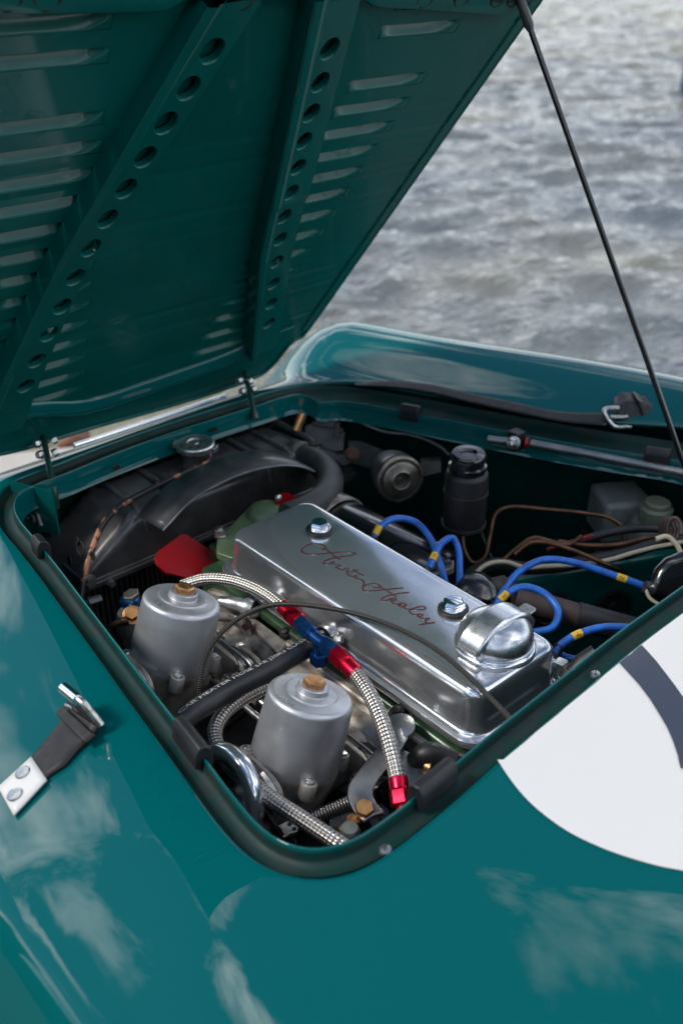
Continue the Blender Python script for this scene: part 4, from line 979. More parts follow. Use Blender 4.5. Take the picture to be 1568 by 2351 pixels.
# filler neck and cap
cc = P(449, 1020, 0.822)
obj('filler_neck', MB().lathe([(0.024, -0.045), (0.022, -0.03), (0.021, -0.012), (0.026, -0.006)], cc, ZZ, 28), 'black', rad, smooth=60)
rcap = MB().lathe([(0.027, -0.008), (0.029, -0.007), (0.0292, 0.001), (0.0275, 0.0035), (0.014, 0.0052), (0.0125, 0.0045), (0.011, 0.0025), (0.005, 0.002), (0.0045, 0.0035), (0.0001, 0.004)], cc, ZZ, 40)
d_ = V((-0.55, 0.83, 0)); 
for d in (d_, -d_): rcap.box(cc + d*0.030 + V((0, 0, -0.0035)), 0.010, 0.014, 0.0085, (d, V((-d.y, d.x, 0)), ZZ))
obj('filler_cap', rcap, 'zinc', rad, smooth=35, bevel=0.0008)
# overflow pipe: black paint worn to copper
m, t, b = newmat('worn_copper_pipe')
t.links.new(ramp(t, noise(t, 42, 5, 0.6, stretch=(1, 1, 1)), [(0.53, (0.02, 0.021, 0.026)), (0.57, (0.42, 0.19, 0.11))]), b.inputs['Base Color']); b.inputs['Roughness'].default_value = 0.4; b.inputs['Metallic'].default_value = 0.25
M['worn'] = m
ov = [P(482, 1038, 0.805), P(480, 1052, 0.80), P(462, 1068, 0.80), P(400, 1096, 0.80), P(340, 1126, 0.80), P(280, 1160, 0.797), P(240, 1200, 0.79), P(218, 1245, 0.775), P(200, 1300, 0.755), P(190, 1350, 0.735), P(188, 1372, 0.725)]
obj('overflow_pipe', MB().tube(ov, 0.0043, 12, sub=8), 'worn', rad, smooth=80)
obj('drain_tap', hexbolt(MB().lathe([(0.007, -0.03), (0.008, -0.002), (0.0075, 0.0)], P(192, 1385, 0.72), ZZ, 16), P(205, 1382, 0.722), V((1, -0.3, 0.1)), 0.0055, 0.016, 0.007), 'greysteel', rad)
# ------------------------------------------------------------------ fan cowl
cw = []
rear = [(322, 1190), (375, 1218), (440, 1150), (500, 1112), (560, 1086), (610, 1073), (655, 1070), (695, 1075), (722, 1084)]
rearp = smooth_path([PYP(x, y, 1.0) for x, y in [(375, 1218), (440, 1150), (500, 1113), (560, 1087), (610, 1074), (655, 1069), (695, 1073), (722, 1083)]], 5)
frontp = smooth_path([PYP(x, y, 1.08) for x, y in [(318, 1184), (372, 1126), (425, 1090), (475, 1066), (530, 1045), (590, 1035), (650, 1044), (708, 1070)]], 5)
n_ = min(len(rearp), len(frontp))
cowl = tag(obj('fan_cowl', MB().quadgrid([rearp[:n_], frontp[:n_]]), 'black', smooth=60, solid=0.003, solid_off=0, loc=(0.70, 1.04, 0.8)), 'curved black sheet fan cowl arching behind the radiator', 'cowl')
obj('cowl_edge', MB().tube(rearp[:n_], 0.0014, 6), 'greysteel', cowl)
# ------------------------------------------------------------------ cooling fan
fan = thing('cooling_fan', 'red bladed cooling fan half hidden behind the radiator cowl', 'fan', (0.685, 0.985, 0.62))
obj('hub', MB().lathe([(0.03, -0.02), (0.034, -0.015), (0.034, 0.012), (0.02, 0.02)], (0.685, 0.985, 0.63), (0, -1, 0), 28), 'fanred', fan)
bl = [(520, 1312), (517, 1289), (470, 1256), (428, 1229), (415, 1229), (362, 1268), (356, 1280), (360, 1296), (384, 1316), (430, 1328), (490, 1334)]
bp = [PYP(x, y, 0.985+0.05*((1300-y)/80.0)*1.1) for x, y in bl]
obj('blade', MB().poly(bp), 'fanred', fan, smooth=0, solid=0.003, bevel=0.0008)
b2_ = [PYP(x, y, 0.985) for x, y in [(632, 1150), (650, 1132), (668, 1134), (690, 1150), (690, 1180), (640, 1185)]]
obj('blade', MB().poly(b2_), 'fanred', fan, smooth=0, solid=0.0025)
obj('blade', MB().poly([PYP(x, y, 1.0) for x, y in [(518, 1288), (545, 1290), (560, 1330), (500, 1330)]]), 'fanred', fan, smooth=0, solid=0.0025)
obj('balance_screw', screw(MB(), PYP(637, 1142, 0.97), (0, -1, 0.3), 0.005, 0.006), 'zinc', fan)
# ------------------------------------------------------------------ top radiator hose
rh = thing('radiator_hose', 'fat grey black radiator hose curving from tank to thermostat', 'hose', P(760, 1100, 0.80))
rhp = [P(672, 1035, 0.772), P(700, 1048, 0.774), P(735, 1066, 0.778), P(757, 1100, 0.782), P(745, 1140, 0.786), P(705, 1168, 0.79), P(660, 1188, 0.79)]
obj('hose', MB().tube(rhp, 0.0205, 26, sub=8), 'hosegrey', rh, smooth=80)
a, b_ = P(688, 1042, 0.773), P(702, 1049, 0.774)
obj('hose_clip', MB().lathe([(0.0212, 0), (0.0218, 0.0006), (0.0218, 0.011), (0.0212, 0.0116)], a, b_-a, 30, cap0=False, cap1=False), 'browncap', rh)
obj('clip_screw', hexbolt(MB(), P(712, 1020, 0.795), V((0.8, -0.4, 0)), 0.005, 0.018, 0.006), 'dark', rh)

# ================================================================== far side of the bay
dyn = thing('dynamo', 'black dynamo with slotted grey end bracket beside the rocker cover', 'dynamo', P(870, 1230, 0.74))
da = P(806, 1172, 0.765); dax = V((0.06, -1, -0.02)).normalized()
d0 = V((0.815, 0.93, 0.735))
obj('dynamo_body', MB().lathe([(0.052, 0.0), (0.054, 0.003), (0.054, 0.19), (0.05, 0.196)], d0, dax, 44), 'blackgloss', dyn)
obj('end_bracket', MB().lathe([(0.03, -0.045), (0.05, -0.038), (0.0565, -0.030), (0.0565, -0.022), (0.0545, -0.021)], d0, dax, 44), 'cast', dyn)
obj('end_ring', MB().lathe([(0.0545, -0.008), (0.0575, -0.007), (0.0575, 0.003), (0.0552, 0.004)], d0, dax, 44, cap0=False, cap1=False), 'cast', dyn)
xr_ = perp(dax); yr_ = dax.cross(xr_)
for k in range(14):
    an = 2*pi*k/14; d = xr_*cos(an)+yr_*sin(an); obj('vent_bar', MB().box(d0+dax*(-0.015)+d*0.055, 0.004, 0.009, 0.016, (d, dax.cross(d), dax)), 'cast', dyn)
obj('rear_plate', MB().box(P(975, 1285, 0.755), 0.05, 0.02, 0.05, (V((0.8, -0.6, 0)), V((0.6, 0.8, 0)), ZZ)), 'cast', dyn, bevel=0.006)
obj('terminal_bracket', MB().prism([P(960, 1292, 0.77), P(1010, 1262, 0.77), P(1042, 1265, 0.77), P(1042, 1300, 0.77), P(1000, 1320, 0.77)], (0, 0, -0.012)), 'cast', dyn, bevel=0.002)
obj('terminal_nut', hexbolt(MB(), P(1025, 1296, 0.771), ZZ, 0.006, 0.006, 0.008), 'greysteel', dyn)
# horn
hc = PD(918, 1100, 1.52); hax = (V((-0.32, -0.95, 0.02)) + (CAM-hc).normalized()*0.25).normalized()
hn = thing('horn', 'round grey horn disc with dark centre hung on a black bracket', 'horn', hc)
obj('disc', MB().lathe([(0.036, -0.02), (0.036, -0.004), (0.0375, -0.002), (0.0375, 0.002), (0.034, 0.0035), (0.0322, 0.0005), (0.0305, 0.0005), (0.029, 0.005), (0.025, 0.007), (0.017, 0.0072), (0.0145, 0.009), (0.012, 0.0082), (0.0105, 0.002), (0.004, 0.0015), (0.0035, 0.004), (0.0001, 0.0042)], hc, hax, 44), 'hornmetal', hn, smooth=40)
obj('horn_back', MB().lathe([(0.03, -0.05), (0.036, -0.03), (0.038, -0.006)], hc, hax, 36), 'black', hn)
hb0 = hc + V((0.01, 0.03, 0.0))
obj('bracket', MB().prism([PD(800, 1020, 1.62), PD(830, 1022, 1.62), PD(872, 1040, 1.60), PD(905, 1052, 1.57), PD(900, 1085, 1.57), PD(850, 1075, 1.60), PD(800, 1062, 1.62)], V((0.01, 0.012, 0))), 'black', hn, bevel=0.001)
obj('bracket_bolt', hexbolt(MB(), PD(808, 1043, 1.6), (CAM-PD(808, 1043, 1.6)), 0.009, 0.006, 0.012), 'rust', hn)
obj('bracket_arm', MB().prism([PD(965, 1060, 1.56), PD(1012, 1058, 1.56), PD(1012, 1084, 1.56), PD(965, 1095, 1.56)], V((0.01, 0.01, 0))), 'dark', hn)
# relay box on a bracket in the front corner
rl = thing('relay_box', 'small black relay box on a bracket behind the radiator tank', 'relay', PD(755, 1000, 1.68))
def dbox(name, pts, d, vec, mm, parent, bevel=0.001): return obj(name, MB().prism([PD(x, y, d) for x, y in pts], V(vec)), mm, parent, bevel=bevel)
dbox('box', [(700, 978), (735, 962), (788, 985), (790, 1035), (740, 1040), (700, 1015)], 1.68, (0.03, 0.03, 0), 'black', rl)
dbox('lid', [(712, 972), (738, 958), (782, 966), (778, 985), (735, 978)], 1.66, (0.02, 0.02, 0), 'rubber', rl)
dbox('clip', [(768, 975), (780, 967), (778, 995), (792, 993), (790, 1008), (765, 1005)], 1.655, (0.005, 0.005, 0), 'dark', rl)
dbox('bracket', [(700, 1015), (778, 1045), (830, 1028), (815, 1062), (790, 1070), (735, 1045)], 1.64, (0.006, 0.006, 0), 'black', rl)
# canister with clamp band
ct, cb_ = PD(1062, 1048, 1.42), PD(1066, 1215, 1.42)
axc = V((0, 0, 1)); ch = 0.105; cbs = PD(1063, 1212, 1.42)
can = thing('filter_canister', 'tall black canister with ribbed cap standing beyond the horn', 'canister', cbs)
obj('canister_body', MB().lathe([(0.022, 0), (0.029, 0.004), (0.030, 0.012), (0.030, 0.086), (0.028, 0.092), (0.024, 0.094)], cbs, axc, 36), 'rubber', can, smooth=50)
obj('cap', MB().lathe([(0.0255, 0.094), (0.0262, 0.096), (0.0262, 0.102), (0.023, 0.104), (0.023, 0.110), (0.0245, 0.111), (0.0245, 0.118), (0.022, 0.121), (0.012, 0.1215), (0.010, 0.118), (0.0001, 0.118)], cbs, axc, 36), 'blackgloss', can, smooth=40)
obj('clamp_band', MB().lathe([(0.0305, 0.056), (0.0312, 0.0565), (0.0312, 0.062), (0.0305, 0.0625)], cbs, axc, 36, cap0=False, cap1=False), 'dark', can)
obj('lower_band', MB().lathe([(0.030, 0.006), (0.0318, 0.0065), (0.0318, 0.011), (0.030, 0.0115)], cbs, axc, 36, cap0=False, cap1=False), 'dark', can)
cl = PD(1036, 1140, 1.385)
obj('clamp_bolt', MB().tube([cl, cl+RT*0.022-ZZ*0.002], 0.0028, 10), 'brass', can)
obj('clamp_lug', hexbolt(MB(), cl, -RT, 0.006, 0.006, 0.0085), 'hornmetal', can)
# fluid reservoirs
for (nm, lab, pxs) in (('fluid_reservoir', 'milky square fluid reservoir in shadow at the far rear of the bay', 0), ('brake_reservoir', 'round fluid reservoir with greenish screw cap, next to the square one', 1)):
    if pxs == 0:
        c = PD(1420, 1175, 1.50); rv = thing(nm, lab, 'reservoir', c)
        obj('tank', MB().box(c, 0.075, 0.075, 0.07, (V((0.83, -0.55, 0)), V((0.55, 0.83, 0)), ZZ)), 'fluid', rv, bevel=0.008)
        obj('tank_base', MB().box(c-ZZ*0.07, 0.085, 0.085, 0.05, (V((0.83, -0.55, 0)), V((0.55, 0.83, 0)), ZZ)), 'dark', rv, bevel=0.004)
    else:
        c = PD(1502, 1190, 1.44); rv = thing(nm, lab, 'reservoir', c)
        obj('tank', MB().lathe([(0.03, -0.05), (0.036, -0.045), (0.036, 0.0), (0.03, 0.008), (0.02, 0.01)], c-ZZ*0.012, ZZ, 32), 'fluid', rv)
        obj('screw_cap', MB().lathe([(0.0235, 0), (0.024, 0.002), (0.024, 0.018), (0.0205, 0.021), (0.019, 0.021), (0.0188, 0.027), (0.016, 0.029), (0.0001, 0.0285)], c, ZZ, 12), 'browncap', rv, smooth=20)
# pipes and wires, far side
def line(name, label, cat, pts, r_, mm, group=None, sub=8, seg=8):
    w0 = pts[len(pts)//2]
    return tag(obj(name, MB().tube(pts, r_, seg, sub=sub), mm, smooth=80, loc=w0), label, cat, group)
def D(d, *q): return [PD(x, y, d) for x, y in q]
line('brake_pipe', 'long brown pipe looping under the canister to the square reservoir', 'pipe', D(1.40, (1062, 1220), (1066, 1262), (1085, 1292), (1112, 1280), (1125, 1230), (1138, 1180), (1165, 1165), (1260, 1170), (1340, 1178), (1400, 1190), (1430, 1215), (1435, 1245)), 0.0030, 'copper')
line('brake_pipe', 'short brown pipe arching low toward the brass union', 'pipe', D(1.33, (1150, 1290), (1190, 1255), (1225, 1235), (1262, 1242), (1305, 1250), (1335, 1230)), 0.0030, 'copper')
line('brake_pipe', 'brown pipe dipping behind the long blue lead', 'pipe', D(1.32, (1180, 1272), (1215, 1247), (1250, 1245), (1310, 1262), (1350, 1278), (1400, 1300)) + [PD(1445, 1322, 1.43)], 0.0032, 'copper')
line('brake_pipe', 'coppery pipe running into the wire coil at the far right', 'pipe', D(1.34, (1280, 1243), (1350, 1252), (1420, 1250), (1480, 1236), (1525, 1228), (1545, 1215)), 0.0034, 'copper')
coil = [PD(1525 + 14*cos(a) + a*1.3, 1215 + 26*sin(a), 1.33-0.004*a) for a in [k*0.45 for k in range(44)]]
line('wire_coil', 'small coil of reddish brown pipe at the far right', 'pipe coil', coil, 0.0026, 'heatpipe', sub=2)
line('capillary_tube', 'thin grey tube rising from a copper end by the radiator tank', 'tube', D(1.66, (686, 990), (694, 968), (705, 948), (730, 935), (770, 938), (830, 970), (880, 990), (950, 1000), (1010, 1025), (1030, 1045)), 0.0034, 'greysteel')
line('copper_end', 'bright copper pipe end beside the radiator tank', 'pipe', D(1.62, (678, 988), (686, 970), (694, 950)), 0.0062, 'brass')
line('loom_wire', 'cream wire bound to the black wiring loom on the green footwell', 'wire', D(1.325, (1070, 1345), (1090, 1318), (1120, 1295), (1160, 1290), (1205, 1303), (1250, 1300), (1330, 1296), (1400, 1285), (1450, 1270), (1510, 1255), (1600, 1240)), 0.0032, 'cream')
line('wiring_loom', 'black taped wiring loom lying along the footwell top', 'wiring loom', D(1.34, (1050, 1350), (1090, 1312), (1140, 1295), (1200, 1304), (1280, 1300), (1370, 1283), (1440, 1268), (1500, 1250), (1580, 1240)), 0.009, 'rubber')
line('loom_wire', 'thin red wire crossing the brown pipes', 'wire', D(1.34, (1255, 1262), (1290, 1250), (1330, 1238), (1360, 1228)), 0.0026, 'redwire')
line('loom_wire', 'black cable sweeping behind the reservoirs', 'wire', D(1.36, (1330, 1242), (1400, 1222), (1470, 1213), (1560, 1218)), 0.006, 'rubber')
line('loom_wire', 'pale wire end hanging by the dark heater casing', 'wire', D(1.26, (1505, 1238), (1530, 1232), (1550, 1248), (1565, 1275)), 0.0036, 'cream')
line('loom_wire', 'thin dark wire falling behind the canister', 'wire', D(1.44, (1090, 1120), (1092, 1180), (1105, 1225), (1125, 1275), (1140, 1300)), 0.0024, 'dark')
# heater casing at the right edge
hx = thing('heater_casing', 'rounded dark grey moulded casing at the right edge of the bay', 'casing', PD(1545, 1330, 1.2))
hpts = [(1488, 1385), (1488, 1340), (1500, 1305), (1525, 1280), (1570, 1262), (1660, 1250), (1660, 1385)]
obj('casing', MB().prism([PD(x, y, 1.2) for x, y in hpts], ray(1560, 1320)*0.10), 'blackgloss', hx, bevel=0.012)
obj('casing_boot', MB().tube(D(1.19, (1478, 1346), (1500, 1354)), 0.0075, 14), 'rubber', hx)
line('loom_wire', 'cream wire looped against the dark casing', 'wire', D(1.185, (1500, 1346), (1484, 1350), (1490, 1372), (1520, 1392), (1540, 1400)), 0.0022, 'cream')
# brown pipe behind the filler
pp = thing('exhaust_pipe', 'rusty brown pipe with black sleeve behind the oil filler', 'pipe', PD(1290, 1400, 1.22))
obj('pipe', MB().tube(D(1.22, (1180, 1372), (1250, 1392), (1330, 1415)), 0.0155, 22), 'heatpipe', pp)
obj('sleeve', MB().tube(D(1.22, (1322, 1413), (1336, 1417), (1420, 1440), (1500, 1460)), 0.0175, 22), 'rubber', pp)
# distributor lump below the leads
ds2 = thing('distributor', 'black distributor body low behind the rocker cover', 'distributor', PD(1110, 1370, 1.24))
obj('distributor_cap', MB().lathe([(0.03, -0.02), (0.031, 0.0), (0.026, 0.018), (0.012, 0.026), (0.0001, 0.027)], PD(1095, 1368, 1.25), V((0.2, -0.3, 0.9)), 28), 'blackgloss', ds2)
obj('distributor_stem', MB().tube(D(1.25, (1115, 1355), (1150, 1345), (1190, 1372)), 0.014, 18), 'dark', ds2)
# ================================================================== ignition leads
def lead(label, pts, marks, boot, num=None):
    path = smooth_path(pts, 12); l_ = thing('ignition_lead', label, 'ignition lead', pts[len(pts)//2], 'blue ignition leads')
    obj('lead_cable', MB().tube(path, 0.0046, 16), 'leadblue', l_, smooth=80)
    acc = [0.0]
    for i in range(1, len(path)): acc.append(acc[-1]+(path[i]-path[i-1]).length)
    for frac, dgt in marks:
        k = min(range(len(acc)), key=lambda i: abs(acc[i]-frac*acc[-1])); seg_ = [path[max(k-1, 0)], path[k], path[min(k+1, len(path)-1)]]
        c = path[k]; tg = (seg_[2]-seg_[0]).normalized()
        mk = obj('marker_band', MB().tube([c-tg*0.0065, c, c+tg*0.0065], 0.0050, 16, cap=False), 'yellow', l_, smooth=80)
        if dgt:
            vd = (CAM-c).normalized(); sd = tg.cross(vd).normalized(); up_ = sd.cross(tg)
            if up_.dot(vd) < 0: up_ = -up_
            tmx, wdx = map_text(dgt, 0.0062, lambda x, y: c + tg*(y-0.0031)*-1 + (sd*sin((x-0.0022)/0.0051) + up_*cos((x-0.0022)/0.0051))*0.00518)
            obj('marker_digit', tmx, 'ink', mk, smooth=0)
    if boot:
        for bt in boot: obj('boot', MB().tube(bt, [0.0062, 0.0066, 0.0078], 14), 'rubber', l_)
    return l_
lead('blue ignition lead over the dynamo, yellow band beside the front of the rocker cover', [P(858, 1234, 0.80), P(872, 1210, 0.81), P(905, 1191, 0.815), P(950, 1197, 0.81), P(985, 1232, 0.80), P(1005, 1280, 0.785), P(1020, 1330, 0.77), P(1026, 1365, 0.765)], [(0.06, None)], [[P(860, 1230, 0.801), P(853, 1242, 0.795), P(845, 1255, 0.785)]])
lead('small hooped blue ignition lead numbered 2 beside the rocker cover', [P(984, 1306, 0.795), P(995, 1280, 0.80), P(1015, 1246, 0.805), P(1040, 1236, 0.80), P(1052, 1262, 0.79), P(1055, 1310, 0.775), P(1055, 1360, 0.765)], [(0.13, '2')], [[P(985, 1304, 0.795), P(978, 1314, 0.79), P(966, 1325, 0.785)]])
lead('longest blue ignition lead, arching to the dark casing', [P(1138, 1392, 0.78), P(1160, 1350, 0.79), P(1195, 1310, 0.80), P(1250, 1285, 0.805), P(1320, 1292, 0.80), P(1400, 1318, 0.79), P(1450, 1335, 0.785), P(1482, 1347, 0.78)], [(0.86, '5')], None)
lead('blue ignition lead numbered 3, curling right behind the oil filler', [P(1138, 1392, 0.79), P(1160, 1366, 0.80), P(1200, 1348, 0.805), P(1245, 1360, 0.80), P(1280, 1400, 0.79), P(1268, 1440, 0.78), P(1225, 1452, 0.775)], [(0.10, '3')], [[P(1142, 1388, 0.79), P(1132, 1398, 0.785), P(1118, 1408, 0.78)]])
lead('blue ignition lead numbered 4, ducking under the scuttle edge', [P(1272, 1500, 0.79), P(1290, 1478, 0.797), P(1330, 1455, 0.803), P(1380, 1441, 0.805), P(1430, 1440, 0.803), P(1480, 1448, 0.80)], [(0.30, '4')], [[P(1285, 1482, 0.795), P(1277, 1495, 0.79), P(1270, 1515, 0.783)]])
lead('short low blue ignition lead behind the white union nut', [P(1268, 1492, 0.775), P(1300, 1510, 0.775), P(1345, 1515, 0.775), P(1380, 1510, 0.775)], [], None)
un = thing('pipe_union', 'grey white pipe union nut at the rear of the rocker cover', 'pipe union', P(1275, 1530, 0.79))
ua, ub = P(1245, 1519, 0.79), P(1312, 1548, 0.795)
uax = (ub-ua).normalized(); ul = (ub-ua).length
obj('union_body', MB().lathe([(0.006, 0), (0.0085, 0.002), (0.0085, ul*0.42), (0.011, ul*0.46)], ua, uax, 20).lathe([(0.0118, ul*0.45), (0.0125, ul*0.5), (0.0125, ul*0.74), (0.0112, ul*0.78)], ua, uax, 6), 'zinc', un, smooth=25)
obj('brass_nut', MB().lathe([(0.0096, ul*0.77), (0.01, ul*0.8), (0.01, ul*1.1)], ua, uax, 6), 'hornmetal', un, smooth=25)
obj('rubber_sleeve', MB().tube([P(1315, 1548, 0.797), P(1340, 1520, 0.81), P(1370, 1500, 0.82)], 0.011, 16), 'rubber', un)

hs_ = thing('heat_shield', 'dark ribbed heat shield low down below the carburettors', 'heat shield', (0.42, 0.7, 0.66))
obj('sheet', MB().quadgrid([[V((0.335, y, 0.655)), V((0.36, y, 0.662)), V((0.50, y, 0.672)), V((0.56, y, 0.69))] for y in (0.42, 0.6, 0.75, 0.95)]), 'greyblack', hs_, smooth=20, solid=0.002)
for yy in (0.66, 0.70, 0.745): obj('rib', MB().tube([V((0.34, yy, 0.663)), V((0.45, yy+0.01, 0.674)), V((0.55, yy+0.015, 0.694))], 0.0022, 8), 'dark', hs_)
obj('gearing_rod', MB().tube([V((0.49, 0.58, 0.735)), V((0.49, 0.72, 0.735)), V((0.49, 0.84, 0.735))], 0.004, 10), 'zinc', hs_)
# ================================================================== near rear corner of the bay
br = thing('steady_bracket', 'bent grey steel bracket with a copper bolt beside the red hose end', 'bracket', P(860, 1760, 0.76))
bl_ = [(905, 1668), (893, 1690), (862, 1726), (822, 1776), (802, 1806), (800, 1832), (812, 1862), (836, 1888)]
brt = [(938, 1690), (925, 1715), (890, 1762), (868, 1792), (858, 1812), (856, 1830), (866, 1850), (884, 1868)]
zz_ = [0.772, 0.772, 0.768, 0.765, 0.762, 0.760, 0.760, 0.760]
la = smooth_path([P(x, y, z) for (x, y), z in zip(bl_, zz_)], 5); lb = smooth_path([P(x, y, z) for (x, y), z in zip(brt, zz_)], 5)
mid_ = [a.lerp(c, 0.5)+ZZ*0.003 for a, c in zip(la, lb)]
obj('arm', MB().quadgrid([la, [a.lerp(c, 0.12) for a, c in zip(la, mid_)], mid_, [a.lerp(c, 0.88) for a, c in zip(mid_, lb)], lb]), 'greysteel', br, smooth=60, solid=0.0035)
obj('copper_bolt', hexbolt(MB(), P(836, 1860, 0.763), V((-0.15, -0.25, 1)), 0.0098, 0.007, 0.0), 'brass', br)
eye = MB().lathe([(0.016, -0.003), (0.0165, 0), (0.0165, 0.004), (0.015, 0.005)], P(918, 1672, 0.772), V((-0.25, 0, 1)), 24); obj('arm_eye', eye, 'greysteel', br)
sp = thing('return_spring', 'steel coil return spring beneath the nearer dashpot', 'spring', P(765, 1858, 0.74))
obj('coil', MB().tube([P(705, 1884, 0.735), P(765, 1860, 0.74), P(830, 1832, 0.745)], 0.0078, 16, sub=4), 'spring', sp, smooth=80)
lv = thing('throttle_lever', 'folded grey throttle lever plate with two holes in the rounded corner', 'lever', P(640, 1900, 0.74))
zl = 0.765
obj('lever_plate', MB().prism([P(633, 1898, zl), P(660, 1885, zl), P(676, 1887, zl), P(684, 1898, zl), P(682, 1908, zl), P(650, 1922, zl)], (0, 0, -0.004)), 'zinc', lv, bevel=0.0006)
for q in [(665, 1892), (676, 1903)]: obj('lever_hole', MB().lathe([(0.0024, 0), (0.0023, 0.0004), (0.0001, 0.0004)], P(*q, zl+0.0002), ZZ, 12), 'dark', lv)
obj('lever_side', MB().prism([P(606, 1862, zl), P(650, 1922, zl), P(640, 1950, zl-0.03), P(598, 1900, zl-0.03)], (0.004, 0.002, 0)), 'dark', lv, bevel=0.0005)
obj('lever_nut', hexbolt(MB(), P(610, 1908, 0.752), V((-0.9, -0.4, 0.2)), 0.0105, 0.010, 0.011).lathe([(0.005, 0.01), (0.005, 0.016)], P(610, 1908, 0.752), V((-0.9, -0.4, 0.2)), 10), 'dark', lv)
obj('link_rod', MB().tube([P(660, 1935, 0.75), P(655, 1965, 0.72)], 0.009, 14), 'blackgloss', lv)
sd_ = thing('float_chamber_lid', 'round black float chamber lid with brass banjo under the grey bracket', 'lid', P(830, 1890, 0.735))
lc = P(828, 1892, 0.735)
obj('lid', MB().lathe([(0.034, -0.03), (0.034, -0.002), (0.031, 0.002), (0.02, 0.004), (0.0001, 0.005)], lc, V((-0.1, -0.1, 1)), 36), 'blackgloss', sd_, smooth=40)
obj('banjo_arm', MB().tube([P(778, 1908, 0.752), P(800, 1892, 0.752), P(818, 1880, 0.752)], [0.003, 0.0042, 0.006], 12), 'brass', sd_)
obj('banjo_eye', MB().lathe([(0.0066, -0.002), (0.0066, 0.003), (0.003, 0.0034), (0.0028, 0.001), (0.0001, 0.001)], P(812, 1884, 0.7535), ZZ, 16), 'brass', sd_)
obj('plastic_plug', MB().lathe([(0.010, -0.01), (0.0105, 0.0), (0.008, 0.005), (0.0001, 0.007)], P(803, 1908, 0.752), ZZ, 20), 'fluid', sd_)
kl = thing('throttle_linkage', 'dark rod and clamp linkage behind the red hose end', 'linkage', P(880, 1820, 0.72))
obj('clamp', MB().lathe([(0.012, -0.01), (0.013, 0), (0.013, 0.01), (0.011, 0.012)], P(880, 1812, 0.735), V((0.5, -0.7, 0.3)), 20), 'blackgloss', kl)
obj('lever', MB().prism([P(872, 1815, 0.745), P(884, 1808, 0.745), P(905, 1870, 0.72), P(890, 1880, 0.72)], (0, 0, -0.006)), 'blackgloss', kl, bevel=0.001)
obj('rod', MB().tube([P(850, 1800, 0.735), P(868, 1792, 0.738), P(876, 1808, 0.738), P(855, 1822, 0.732)], 0.0022, 8, sub=4), 'greysteel', kl)
pl = [(900, 1712), (935, 1724), (985, 1760), (1010, 1782), (985, 1800), (915, 1812)]
obj('shield_plate', MB().prism([P(x, y, 0.765) for x, y in pl], (0, 0, -0.003)), 'greysteel', kl, bevel=0.0005)
fb_ = thing('oil_pipe', 'black pipe elbow with ochre washer behind the rear rubber stop', 'pipe', P(985, 1740, 0.77))
obj('elbow', MB().tube([P(955, 1750, 0.762), P(980, 1730, 0.775), P(1015, 1738, 0.77), P(1040, 1752, 0.765)], 0.012, 16, sub=5), 'rubber', fb_)
obj('ochre_washer', MB().tube([P(978, 1758, 0.766), P(990, 1763, 0.766)], 0.007, 14), 'brass', fb_)
sc2 = thing('fuel_union', 'blue anodised fuel union with copper pipe beside the farther dashpot', 'fuel union', P(300, 1380, 0.79))
obj('blue_collar', MB().lathe([(0.011, -0.004), (0.0125, 0.0), (0.0125, 0.007), (0.010, 0.010)], P(302, 1384, 0.79), V((-0.2, 0.1, 1)), 24), 'blue', sc2)
obj('hex_top', hexbolt(MB(), P(304, 1370, 0.799), V((-0.2, 0.1, 1)), 0.0105, 0.006), 'hornmetal', sc2)
obj('float_lid', MB().lathe([(0.020, -0.05), (0.020, -0.012), (0.016, -0.004)], P(298, 1396, 0.79), V((-0.1, 0.1, 1)), 24), 'cast', sc2)
obj('brass_plug', hexbolt(MB(), P(305, 1412, 0.787), V((-0.3, -0.5, 0.8)), 0.009, 0.008, 0.012), 'brass', sc2)
obj('copper_pipe', MB().tube([P(250, 1450, 0.77), P(256, 1438, 0.778), P(275, 1430, 0.782), P(295, 1424, 0.784)], [0.0036, 0.0036, 0.004, 0.0055], 10, sub=4), 'copper', sc2)

# ================================================================== leather straps
st1 = thing('leather_strap', 'black leather bonnet strap with white riveted tab on the near wing', 'strap', (0.2, 0.5, 0.89))
def on_body(px, py, up=0.0):
    x, y = b2(px, py, up=up*0.95); p = body_at(x, y, 0)
    n = (body_at(x+0.01, y, 0)-body_at(x-0.01, y, 0)).cross(body_at(x, y+0.01, 0)-body_at(x, y-0.01, 0)).normalized()
    if n.z < 0: n = -n
    return p + n*up, n
def ribbon(cl, halfw, th, name, mm, parent, lift=0.0015, nx=5, sub=6):
    """cl: list of (px,py,lift,half_dx,half_dy) edges on the body"""
    A_ = []; B_ = []
    for (ax_, ay_, bx_, by_, lf) in cl:
        A_.append(on_body(ax_, ay_, lf)[0]); B_.append(on_body(bx_, by_, lf)[0])
    A_ = smooth_path(A_, sub); B_ = smooth_path(B_, sub)
    return obj(name, MB().quadgrid([[a.lerp(c, k/nx) for a, c in zip(A_, B_)] for k in range(nx+1)]), mm, parent, smooth=50, solid=th, solid_off=0, bevel=0)
ribbon([(0, 1808, 36, 1872, 0.0035), (77, 1738, 112, 1790, 0.0045)], 0, 0.0022, 'strap_tab', 'white', st1)
ribbon([(62, 1752, 100, 1802, 0.0018), (78, 1737, 110, 1786, 0.0022), (110, 1700, 150, 1758, 0.003), (140, 1662, 186, 1718, 0.004), (160, 1634, 216, 1690, 0.006), (178, 1602, 236, 1664, 0.012)], 0, 0.0035, 'strap_leather', 'leather', st1)
ribbon([(138, 1640, 204, 1706, 0.0095), (152, 1620, 226, 1688, 0.0105)], 0, 0.003, 'keeper_loop', 'leather', st1)
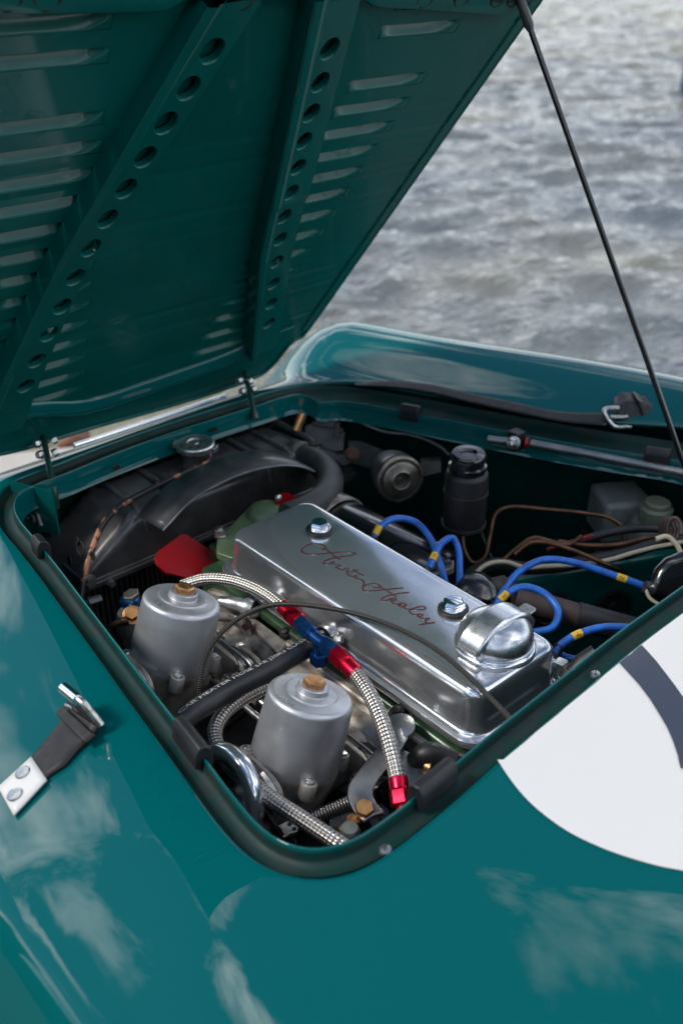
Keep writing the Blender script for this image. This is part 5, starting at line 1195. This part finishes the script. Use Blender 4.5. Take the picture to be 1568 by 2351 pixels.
for q in [(57, 1773), (39, 1824)]:
    p, n = on_body(*q, 0.0052); obj('rivet', MB().lathe([(0.0068, 0), (0.0072, 0.0008), (0.0066, 0.0018), (0.005, 0.0014), (0.0022, 0.0013), (0.0018, 0.0004), (0.0001, 0.0004)], p, n, 22), 'zinc', st1, smooth=50)
bk = [on_body(172, 1580, 0.034)[0], on_body(212, 1612, 0.036)[0], on_body(240, 1664, 0.012)[0]]
obj('buckle_roller', MB().tube([on_body(170, 1578, 0.036)[0], on_body(203, 1606, 0.037)[0]], 0.0058, 16), 'chrome', st1)
obj('buckle_frame', MB().tube([on_body(203, 1604, 0.037)[0], on_body(214, 1616, 0.034)[0], on_body(226, 1640, 0.022)[0], on_body(238, 1664, 0.010)[0]], 0.0036, 12, sub=5), 'zinc', st1)
obj('buckle_prong', MB().tube([on_body(165, 1616, 0.022)[0], on_body(182, 1625, 0.018)[0], on_body(202, 1636, 0.014)[0]], [0.0028, 0.0024, 0.0024], 10), 'zinc', st1)
ribbon([(172, 1594, 192, 1628, 0.030), (182, 1612, 232, 1664, 0.012), (186, 1626, 240, 1668, 0.005)], 0, 0.0035, 'strap_fold', 'leather', st1)
# far strap: lies along the far rim
st2 = thing('leather_strap', 'long black leather strap with square buckle along the far wing', 'strap', (1.13, 0.8, 0.86))
ribbon([(815, 881, 818, 886, 0.001), (900, 876, 900, 890, 0.003), (980, 884, 980, 901, 0.003), (1080, 905, 1078, 924, 0.003), (1180, 926, 1178, 946, 0.003), (1290, 948, 1288, 968, 0.003), (1395, 955, 1392, 978, 0.003)], 0, 0.003, 'strap_leather', 'leather', st2)
def lift(px, py, h): p, n = on_body(px, py, 0); return p + V((0, 0, h))
bb = [lift(1390, 958, 0.014), lift(1425, 955, 0.016)]
fr_ = [PD(x, y, 1.455) for x, y in [(1420, 937), (1392, 938), (1386, 944), (1402, 972), (1412, 980), (1448, 979)]]
obj('buckle_frame', MB().tube(fr_, 0.0036, 10, sub=4), 'zinc', st2)
obj('buckle_prong', MB().tube(D(1.452, (1400, 956), (1425, 957), (1440, 956)), 0.0026, 8), 'zinc', st2)
foldp = [PD(x, y, 1.455) for x, y in [(1412, 962), (1418, 935), (1440, 922), (1462, 926), (1482, 930), (1512, 938), (1522, 960), (1518, 980), (1480, 985), (1450, 965), (1436, 972)]]
obj('strap_fold', MB().prism(foldp, V((0.02, 0.022, 0.004))), 'leather', st2, smooth=30, bevel=0.003)
obj('keeper_loop', MB().prism([PD(x, y, 1.45) for x, y in [(1462, 918), (1478, 926), (1488, 950), (1484, 984), (1466, 982), (1474, 950)]], V((0.024, 0.026, 0.0))), 'leather', st2, smooth=30, bevel=0.002)
# ================================================================== background bits
pb_ = P(1579, 214, WZ)
tag(obj('mooring_post', MB().lathe([(0.1, -0.6), (0.1, 0.34), (0.085, 0.40), (0.0001, 0.41)], pb_, ZZ, 20), mat('blue_post_paint', (0.012, 0.03, 0.12), 0.5), loc=pb_), 'dark blue mooring post standing in the water at the picture edge', 'post')
stn = MB(); c0 = V((1.36, 2.93, -0.03)); 
rws = []
for i in range(9):
    ph = pi*i/8; r_ = []
    for j in range(14):
        a = 2*pi*j/14; k = 1 + 0.18*sin(3*a+i)*sin(ph) + 0.1*cos(5*a-2*i)
        r_.append(c0 + V((0.055*k*sin(ph)*cos(a), 0.045*k*sin(ph)*sin(a), 0.04*k*cos(ph))))
    rws.append(r_)
tag(obj('shore_stone', MB().quadgrid(rws, True), mat('reddish_stone', (0.28, 0.13, 0.085), 0.8, c2=(0.2, 0.1, 0.07), vs=9), smooth=80, loc=c0), 'reddish brown stone at the water edge seen under the bonnet', 'stone')
